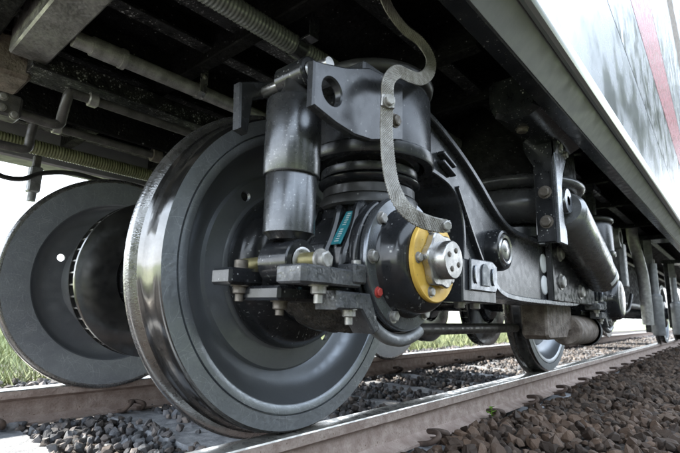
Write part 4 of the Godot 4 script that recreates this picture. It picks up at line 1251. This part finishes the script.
func ballast() -> void:
	var b := MB.new()
	# bed surface under the stones
	for q in [[-0.575, 0.615, -0.163], [0.715, 4.0, -0.148], [-3.2, -0.67, -0.17]]:
		b.box(T(Vector3(17.0, q[2] - 0.1, (q[0] + q[1]) / 2)), Vector3(46.0, 0.2, q[1] - q[0]), 0.004)
	var bed := struct("ballast_bed", b, M.soil)
	var meshes := []
	for k in 10: meshes.append(stone_mesh(300 + k))
	rng.seed = 77
	var all := []
	var cam := get_node("camera") as Camera3D
	var inv := cam.transform.affine_inverse()
	var th := tan(deg_to_rad(c_fov() * 0.5))
	var zones := [[-1.5, 12.0, -0.58, 0.585, 15000, 0.013, 0.026, 0], [-1.2, 8.0, 0.735, 2.4, 15000, 0.014, 0.037, 1], [8.0, 22.0, 0.45, 2.6, 5200, 0.03, 0.05, 1], [12.0, 24.0, -0.8, 0.4, 2500, 0.025, 0.045, 0], [-2.5, 10.0, -1.9, -0.72, 4500, 0.018, 0.036, 0]]
	for zn in zones:
		for i in zn[4]:
			var x: float = rng.randf_range(zn[0], zn[1])
			var z: float = rng.randf_range(zn[2], zn[3]) + rail_z(x)
			var s: float = lerpf(zn[5], zn[6], pow(rng.randf(), 1.6)) 
			var y := -0.15
			if zn[7] == 1:
				y = -0.128 + 0.02 * sin(x * 3.1 + z * 2.0) * sin(z * 4.3 + 1.0) + rng.randf_range(-0.02, 0.012)
				if z - rail_z(x) < 0.80: y -= 0.015
			else:
				y += rng.randf_range(-0.012, 0.012)
				# sleepers stay bare on top
				var fx := fposmod(x - 0.11 + 0.275, 0.55) - 0.275
				if absf(fx) < 0.105 and x < 7.9 and z > -0.55:
					if absf(fx) < 0.072 + 0.02 * sin(z * 9.0 + x * 5.0) and rng.randf() < 0.975: continue
					y = -0.142 + s * 0.35
			var bs := Basis.from_euler(Vector3(rng.randf() * TAU, rng.randf() * TAU, rng.randf() * TAU)).scaled(Vector3.ONE * s)
			var p := Vector3(x, y, z)
			var l := inv * p
			var vis := -1.0
			if l.z < -0.1:
				var px := l.x / (-l.z * th * 1.5); var py := l.y / (-l.z * th)
				if absf(px) < 1.02 and absf(py) < 1.03: vis = s / -l.z
				if zn[7] == 0 and (px > 0.75 or z < -0.6): vis = -1.0
			all.append([vis, Transform3D(bs, p), zn[7], rng.randi_range(0, 9), rng.randf()])
	var order := range(all.size())
	order.sort_custom(func(a, c): return all[a][0] > all[c][0])
	var nbig := 290
	for i in nbig:
		var e: Array = all[order[i]]
		var o := MeshInstance3D.new(); o.name = "stone"; o.mesh = meshes[e[3]]
		o.material_override = (M.stones_brown if e[2] == 1 else M.stones_grey)[int(e[4] * 4.99)]
		o.transform = e[1]
		bed.add_child(o, true)
	# all the smaller stones, one multimesh per shape
	var lists := []
	for k in 10: lists.append([])
	for i in range(nbig, order.size()): lists[all[order[i]][3]].append(all[order[i]])
	for k in 10:
		var mm := MultiMesh.new(); mm.transform_format = MultiMesh.TRANSFORM_3D; mm.use_colors = true
		mm.mesh = meshes[k]; mm.instance_count = lists[k].size()
		for i in lists[k].size():
			var e: Array = lists[k][i]
			mm.set_instance_transform(i, e[1])
			var f: float = 0.4 + 1.2 * fmod(e[4] * 5.77, 1.0)
			var hue := fmod(e[4] * 13.7, 1.0)
			var c := Color(0.11, 0.118, 0.132).lerp(Color(0.16, 0.135, 0.12), hue) * f
			if e[2] == 1: c = Color(0.040, 0.024, 0.015).lerp(Color(0.078, 0.055, 0.040), hue) * f
			mm.set_instance_color(i, c)
		var mi := MultiMeshInstance3D.new(); mi.name = "gravel"; mi.multimesh = mm; mi.material_override = M.gravel
		bed.add_child(mi, true)
		mi.set_meta("kind", "stuff")

func c_fov() -> float: return (get_node("camera") as Camera3D).fov

# ---------- surroundings ----------
func surroundings() -> void:
	var b := MB.new()
	b.flat(Vector3(-800, -0.34, -800), Vector3(800, -0.34, -800), Vector3(800, -0.34, 800), Vector3(-800, -0.34, 800), Vector3.UP)
	struct("ground", b, M.field)
	# grass beyond the far rail
	rng.seed = 5
	b = MB.new()
	var nn := Vector3(0, 0.5, 0.86)
	for k in 5:
		var a := k * 1.3; var d := Vector3(cos(a), 0, sin(a))
		var base := Vector3(rng.randf_range(-0.04, 0.04), 0, rng.randf_range(-0.04, 0.04))
		var side := Vector3(-d.z, 0, d.x) * 0.006
		var m1 := base + d * 0.03 + Vector3(0, 0.11, 0); var tip := base + d * 0.11 + Vector3(0, rng.randf_range(0.16, 0.24), 0)
		b.quad(base - side, base + side, m1 + side * 0.8, m1 - side * 0.8, nn, nn, nn, nn)
		b.tri(m1 - side * 0.8, m1 + side * 0.8, tip, nn, nn, nn)
	var mesh := b.mesh()
	var mm := MultiMesh.new(); mm.transform_format = MultiMesh.TRANSFORM_3D; mm.use_colors = true; mm.mesh = mesh
	var cnt := 26000
	mm.instance_count = cnt
	for i in cnt:
		var z := -1.9 - pow(rng.randf(), 1.7) * 9.0
		var x := rng.randf_range(-4.0, 16.0) - z * 0.4
		mm.set_instance_transform(i, Transform3D(Basis(Vector3.UP, rng.randf() * TAU).scaled(Vector3.ONE * rng.randf_range(0.6, 1.5)), Vector3(x, -0.33, z)))
		var f := rng.randf_range(0.7, 1.3)
		mm.set_instance_color(i, Color(0.21, 0.26, 0.11).lerp(Color(0.34, 0.34, 0.20), rng.randf() * 0.6) * f)
	var g := MultiMeshInstance3D.new(); g.name = "grass"; g.multimesh = mm; g.material_override = M.grass
	add_child(g)
	g.set_meta("kind", "stuff"); tag(g, "pale green grass on the verge beyond the far rail", "grass")
	trees()
	# small weed beside the near rail
	var w := thing("weed", "tiny bright green weed sprouting from the ballast beside the near rail", "plant", Vector3(1.16, -0.13, 0.74))
	b = MB.new()
	b.tube(smooth([Vector3(1.16, -0.14, 0.74), Vector3(1.162, -0.11, 0.742), Vector3(1.158, -0.075, 0.745)], 4), 0.0022, 8)
	part(w, "stem", b, M.leaf)
	for k in 7:
		b = MB.new()
		var a := k * 2.4; var y := -0.115 + k * 0.0075
		var d := Vector3(cos(a), 0.35, sin(a)).normalized(); var sd := Vector3(-sin(a), 0, cos(a))
		var o := Vector3(1.16, y, 0.742); var l := 0.032 - 0.002 * k
		var u := sd.cross(d).normalized()
		var prof := [[0.0, 0.001], [0.35, 0.0085], [0.7, 0.006], [1.0, 0.0005]]
		for i in 3:
			var p0: Vector3 = o + d * l * prof[i][0]; var p1: Vector3 = o + d * l * prof[i + 1][0]
			for s in [-1.0, 1.0]:
				b.quad(p0, p1, p1 + sd * prof[i + 1][1] * s + u * 0.003, p0 + sd * prof[i][1] * s + u * 0.003, u, u, u, u)
		part(w, "leaf", b, M.leaf)

func trees() -> void:
	rng.seed = 91
	var leafm := mat(Color(0.042, 0.06, 0.026), 0.6)
	var barkm := mat(Color(0.07, 0.055, 0.042), 0.9)
	var added_hedge := ["added bushy tree at the near end of the row opposite the wheels", "added leafy tree opposite the first wheelset", "added dense tree opposite the bogie frame", "added tall leafy tree opposite the air spring", "added spreading tree opposite the second wheelset", "added thick tree opposite the hanger posts"]
	for k in 6:  # unseen row behind the camera, added to darken reflections and cut sky fill
		var base := Vector3(-9.0 + k * 3.7 + rng.randf_range(-0.5, 0.5), -0.34, 7.4 + rng.randf_range(-0.5, 0.9))
		var h := rng.randf_range(3.4, 4.8)
		var t := thing("added_hedge_tree", added_hedge[k], "tree", base, "trees added opposite the car to darken reflections")
		var b := MB.new()
		b.tube([base, base + Vector3(0.1, h * 0.3, 0), base + Vector3(0.0, h * 0.8, 0.2)], [0.2, 0.15, 0.04], 10)
		for i in 6:
			var a := i * 1.9; var y := h * (0.15 + 0.1 * i)
			b.tube([base + Vector3(0, y, 0), base + Vector3(cos(a) * 1.4, y + 1.0, sin(a) * 1.4)], [0.07, 0.02], 8)
		part(t, "trunk", b, barkm)
		b = MB.new()
		for i in 4200:
			var a := rng.randf() * TAU; var f := rng.randf(); var rr := pow(rng.randf(), 0.4)
			var y := h * lerpf(0.03, 1.0, f)
			var w := 2.1 * (0.35 + 0.65 * sin(pow(f, 0.8) * PI)) * (0.8 + 0.28 * sin(a * 3.0 + f * 11.0 + k) + 0.12 * sin(a * 7.0 + f * 23.0))
			var p := base + Vector3(cos(a) * w * rr, y, sin(a) * w * rr)
			var d1 := Vector3(rng.randfn(), rng.randfn(), rng.randfn()).normalized() * 0.16
			var d2 := d1.cross(Vector3(rng.randfn(), rng.randfn(), rng.randfn())).normalized() * 0.10
			var nn := d1.cross(d2).normalized()
			b.quad(p - d1, p - d2, p + d1, p + d2, nn, nn, nn, nn)
		part(t, "crown", b, leafm)
	var low := ["added low dark bush under the first trackside tree", "added rounded bush between the first two trackside trees", "added sprawling bush under the middle trackside tree", "added tall bush behind the middle trackside tree", "last added bush in the row under the trackside trees"]
	for k in 5:  # unseen low growth, added so the frame plate mirrors less bright horizon
		var base := Vector3(11.5 + k * 3.6, -0.34, 3.9 + k * 0.55)
		var h := 1.9 + k * 0.35
		var t := thing("bush", low[k], "bush", base, "bushes added under the trackside trees to darken low reflections")
		var b := MB.new()
		for i in 6:
			var a := i * 1.05
			b.tube([base, base + Vector3(cos(a) * 0.5, h * 0.6, sin(a) * 0.5)], [0.04, 0.012], 7)
		part(t, "stem", b, barkm)
		b = MB.new()
		for i in 2600:
			var dv := Vector3(rng.randfn(), absf(rng.randfn()), rng.randfn()).normalized() * pow(rng.randf(), 0.35)
			var p := base + dv * Vector3(1.35, h * (0.85 + 0.2 * sin(dv.x * 7.0 + k)), 1.2) + Vector3(0, 0.05, 0)
			var d1 := Vector3(rng.randfn(), rng.randfn(), rng.randfn()).normalized() * 0.12
			var d2 := d1.cross(Vector3(rng.randfn(), rng.randfn(), rng.randfn())).normalized() * 0.08
			var nn := d1.cross(d2).normalized()
			b.quad(p - d1, p - d2, p + d1, p + d2, nn, nn, nn, nn)
		part(t, "foliage", b, leafm)
	var kinds := ["tall bushy tree leading the trackside row ahead", "round low tree in the row beside the track ahead", "slim leaning tree in the row beside the track ahead", "broad tree at the end of the row beside the track ahead", "young tree between the taller ones beside the track ahead", "wide old tree in the row beside the track ahead", "last tree of the row beside the track ahead"]
	for k in 5:
		var base := Vector3(14.0 + k * 4.0 + rng.randf_range(-1.0, 1.0), -0.34, 3.5 + k * 0.42 + rng.randf_range(-0.2, 0.3))
		var h := 10.5 + k * 1.6 + rng.randf_range(-1.0, 1.0)
		var t := thing("tree", kinds[k], "tree", base, "trees beside the track ahead")
		var b := MB.new()
		b.tube([base, base + Vector3(0.1, h * 0.3, 0), base + Vector3(0.0, h * 0.75, 0.2)], [0.22, 0.17, 0.05], 10)
		for i in 5:
			var a := i * 1.9; var y := h * (0.42 + 0.06 * i)
			b.tube([base + Vector3(0, y, 0), base + Vector3(cos(a) * 1.6, y + 1.5, sin(a) * 1.6)], [0.09, 0.02], 8)
		part(t, "trunk", b, barkm)
		b = MB.new()
		for i in 3200:
			var a := rng.randf() * TAU; var f := rng.randf(); var rr := sqrt(rng.randf())
			var y := h * lerpf(0.46, 1.0, f)
			var w := h * 0.13 * sin(pow(f, 0.7) * PI) * (0.75 + 0.35 * sin(a * 3.0 + f * 9.0 + k))
			var p := base + Vector3(cos(a) * w * rr, y, sin(a) * w * rr)
			var d1 := Vector3(rng.randfn(), rng.randfn(), rng.randfn()).normalized() * 0.2
			var d2 := d1.cross(Vector3(rng.randfn(), rng.randfn(), rng.randfn())).normalized() * 0.13
			var nn := d1.cross(d2).normalized()
			b.quad(p - d1, p - d2, p + d1, p + d2, nn, nn, nn, nn)
		part(t, "crown", b, leafm)

func _ready() -> void:
	cam_and_light()
	make_materials()
	STRAP = [Vector3(-0.2, 1.31, 1.02), Vector3(-0.19, 1.25, 1.03)]
	for q in STRAP_PTS: STRAP.append(q)
	SEAMS = SEAM_PTS
	surroundings()
	make_track()
	car_body()
	make_wheelset("first wheelset with scratched steel rim and two brake discs under the damper", Vector3(0, AX, 0), 0.0)
	make_wheelset("second wheelset of the bogie behind the rusty brake unit", Vector3(WB, AX, 0), 0.9)
	make_wheelset("distant wheelset of the next bogie beyond the hanger posts", Vector3(8.0, AX, 0), 0.4, false)
	make_wheelset("farthest wheelset of the next bogie", Vector3(8.0 + WB, AX, 0), 1.4, false)
	var ab := make_axle_box("black axle box with yellow ring and polished end cap over the first wheelset")
	var ab2 := copy(ab, "axle_box", Vector3(WB, AX, 0), "plain second axle box half hidden behind the yaw damper")
	for c in ab2.get_children():
		if (c is MeshInstance3D and c.material_override == M.red) or c.position.z > 1.08 or String(c.name).begins_with("yellow") or String(c.name).begins_with("end_") or String(c.name).begins_with("label"):
			ab2.remove_child(c); c.free()
	make_damper("upright glossy dark damper standing before the first wheel")
	var ps := make_primary_spring("stacked rubber ring spring on top of the first axle box")
	copy(ps, "primary_spring", Vector3(WB, 0.627, 0.92), "rubber ring spring on top of the second axle box")
	make_bogie()
	make_air_spring("grey rubber air spring bulging above the bogie frame")
	hanger_bracket()
	yaw_damper()
	brake_unit()
	underfloor()
	far_equipment()
	make_strap()
	ballast()
